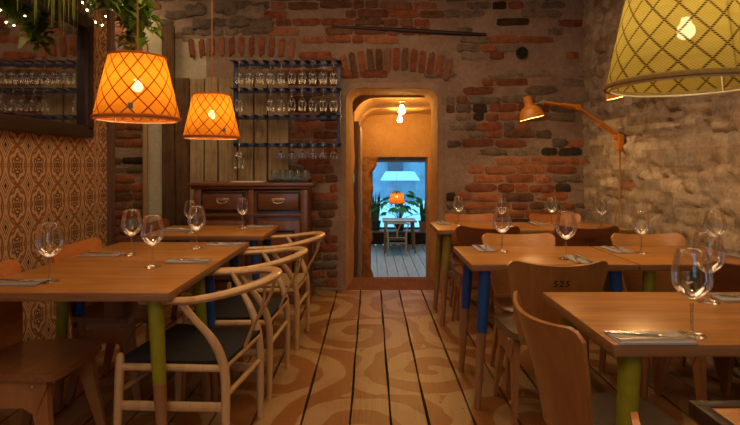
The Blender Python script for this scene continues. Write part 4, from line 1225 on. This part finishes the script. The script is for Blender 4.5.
# ---- far room furnishing
table((.66,11.75,HZ),.78,.7,M['leg_wood'],'pale-topped table by the snowy window in the far room','far room table',name='window_table',top=M['far_plank'])
arm_chair(AC_B,.58,11.30,0,'armchair with its back to us at the far room table by the window',HZ)
def monstera(loc,seed,label):
    r=random.Random(seed); t=thing('monstera',label,'plant',loc); pot(t,.13,.20,M['dark_pot'])
    st_=MB(); lv=MB()
    for k in range(34):
        a=r.uniform(0,2*pi); o=r.uniform(.1,.62); h=r.uniform(.30,.92)*(1.05-.5*o)
        e=Vector((cos(a)*o,sin(a)*o*.32-.08,.18+h))
        st_.tube(spline([(0,0,.18),(cos(a)*o*.4,sin(a)*o*.12,.18+h*.7),e],4),.005,6)
        L=r.uniform(.16,.26)
        for q in (-.7,-.35,0,.35,.7):        # fingers of the split leaf
            leaf(lv,e,Vector((cos(a+q),sin(a+q)*.6-.3,-.35)),L*(1-.25*abs(q)),.095,.25)
    st_.build('stems',M['stem'],t); lv.build('foliage',M['leaf_far'],t,True,80)
monstera((.72,FY1-.20,WZ0+.003),2,'large split-leaf plant in front of the blue window')
def snake(loc,seed,label,n=9,hh=.62,pm='terracotta'):
    r=random.Random(seed); t=thing('potted_snake_plant',label,'plant',loc); pot(t,.13,.24,M[pm])
    lv=MB()
    for k in range(n):
        a=2*pi*k/n+r.uniform(-.3,.3); o=.05; h=hh*r.uniform(.7,1.1)
        P=[(cos(a)*o,sin(a)*o,.2),(cos(a)*o*1.6,sin(a)*o*1.6,.2+h*.5),(cos(a)*o*2.2,sin(a)*o*2.2,.2+h)]
        lv.tube(P,[.024,.028,.003],6,0,(1,.18))
    lv.build('leaves',M['snake'],t,True,60)
snake((1.33,FY1-.20,WZ0+.003),6,'upright snake plant in a terracotta pot on the far sill')
snake((.12,FY1-.20,WZ0+.003),9,'thin-leaved plant in a dark pot at the left of the far window',12,.75,'dark_pot')

# unseen area lights added under the ceilings to lift the ambient light
def fill_light(x,y,sx,sy,w,c=(1,.61,.31)):
    l=bpy.data.lights.new('fill_light','AREA'); l.shape='RECTANGLE'; l.size=sx; l.size_y=sy; l.energy=w; l.color=c
    o=bpy.data.objects.new('fill_light',l); C.objects.link(o); o.location=(x,y,ZC-.03); return o
fill_light(-.2,3.2,3.0,1.2,40); fill_light(0,1.2,2.6,1.6,18); fill_light(0,-1.3,2.6,1.6,54)
fill_light(-2.55,4.45,.5,.5,9,(1,.72,.42))
lf=fill_light(.7,10.4,2.4,2.2,30,(.85,.94,1)); lf.location.z=2.2

# ------------------------------------------------------------------ sky, camera, view
Wd=bpy.data.worlds.new('dusk'); S.world=Wd; Wd.use_nodes=True
bg=Wd.node_tree.nodes['Background']; bg.inputs[0].default_value=(.115,.39,.66,1); bg.inputs[1].default_value=4.5
cam=bpy.data.cameras.new('camera'); co=bpy.data.objects.new('camera',cam); C.objects.link(co)
co.location=(0,0,1.25); co.rotation_euler=(pi/2,0,0)
cam.sensor_width=36; cam.lens=500/740*36; cam.shift_y=-47.5/740; cam.shift_x=-1/740; cam.clip_start=.05
S.camera=co
S.view_settings.view_transform='Standard'; S.view_settings.look='None'; S.view_settings.gamma=1; S.view_settings.exposure=0.0
S.view_settings.use_curve_mapping=False
cy=S.cycles
cy.max_bounces=10; cy.diffuse_bounces=5; cy.glossy_bounces=5; cy.transmission_bounces=6; cy.transparent_max_bounces=48
cy.use_denoising=True; cy.caustics_reflective=False; cy.caustics_refractive=False; cy.sample_clamp_indirect=4
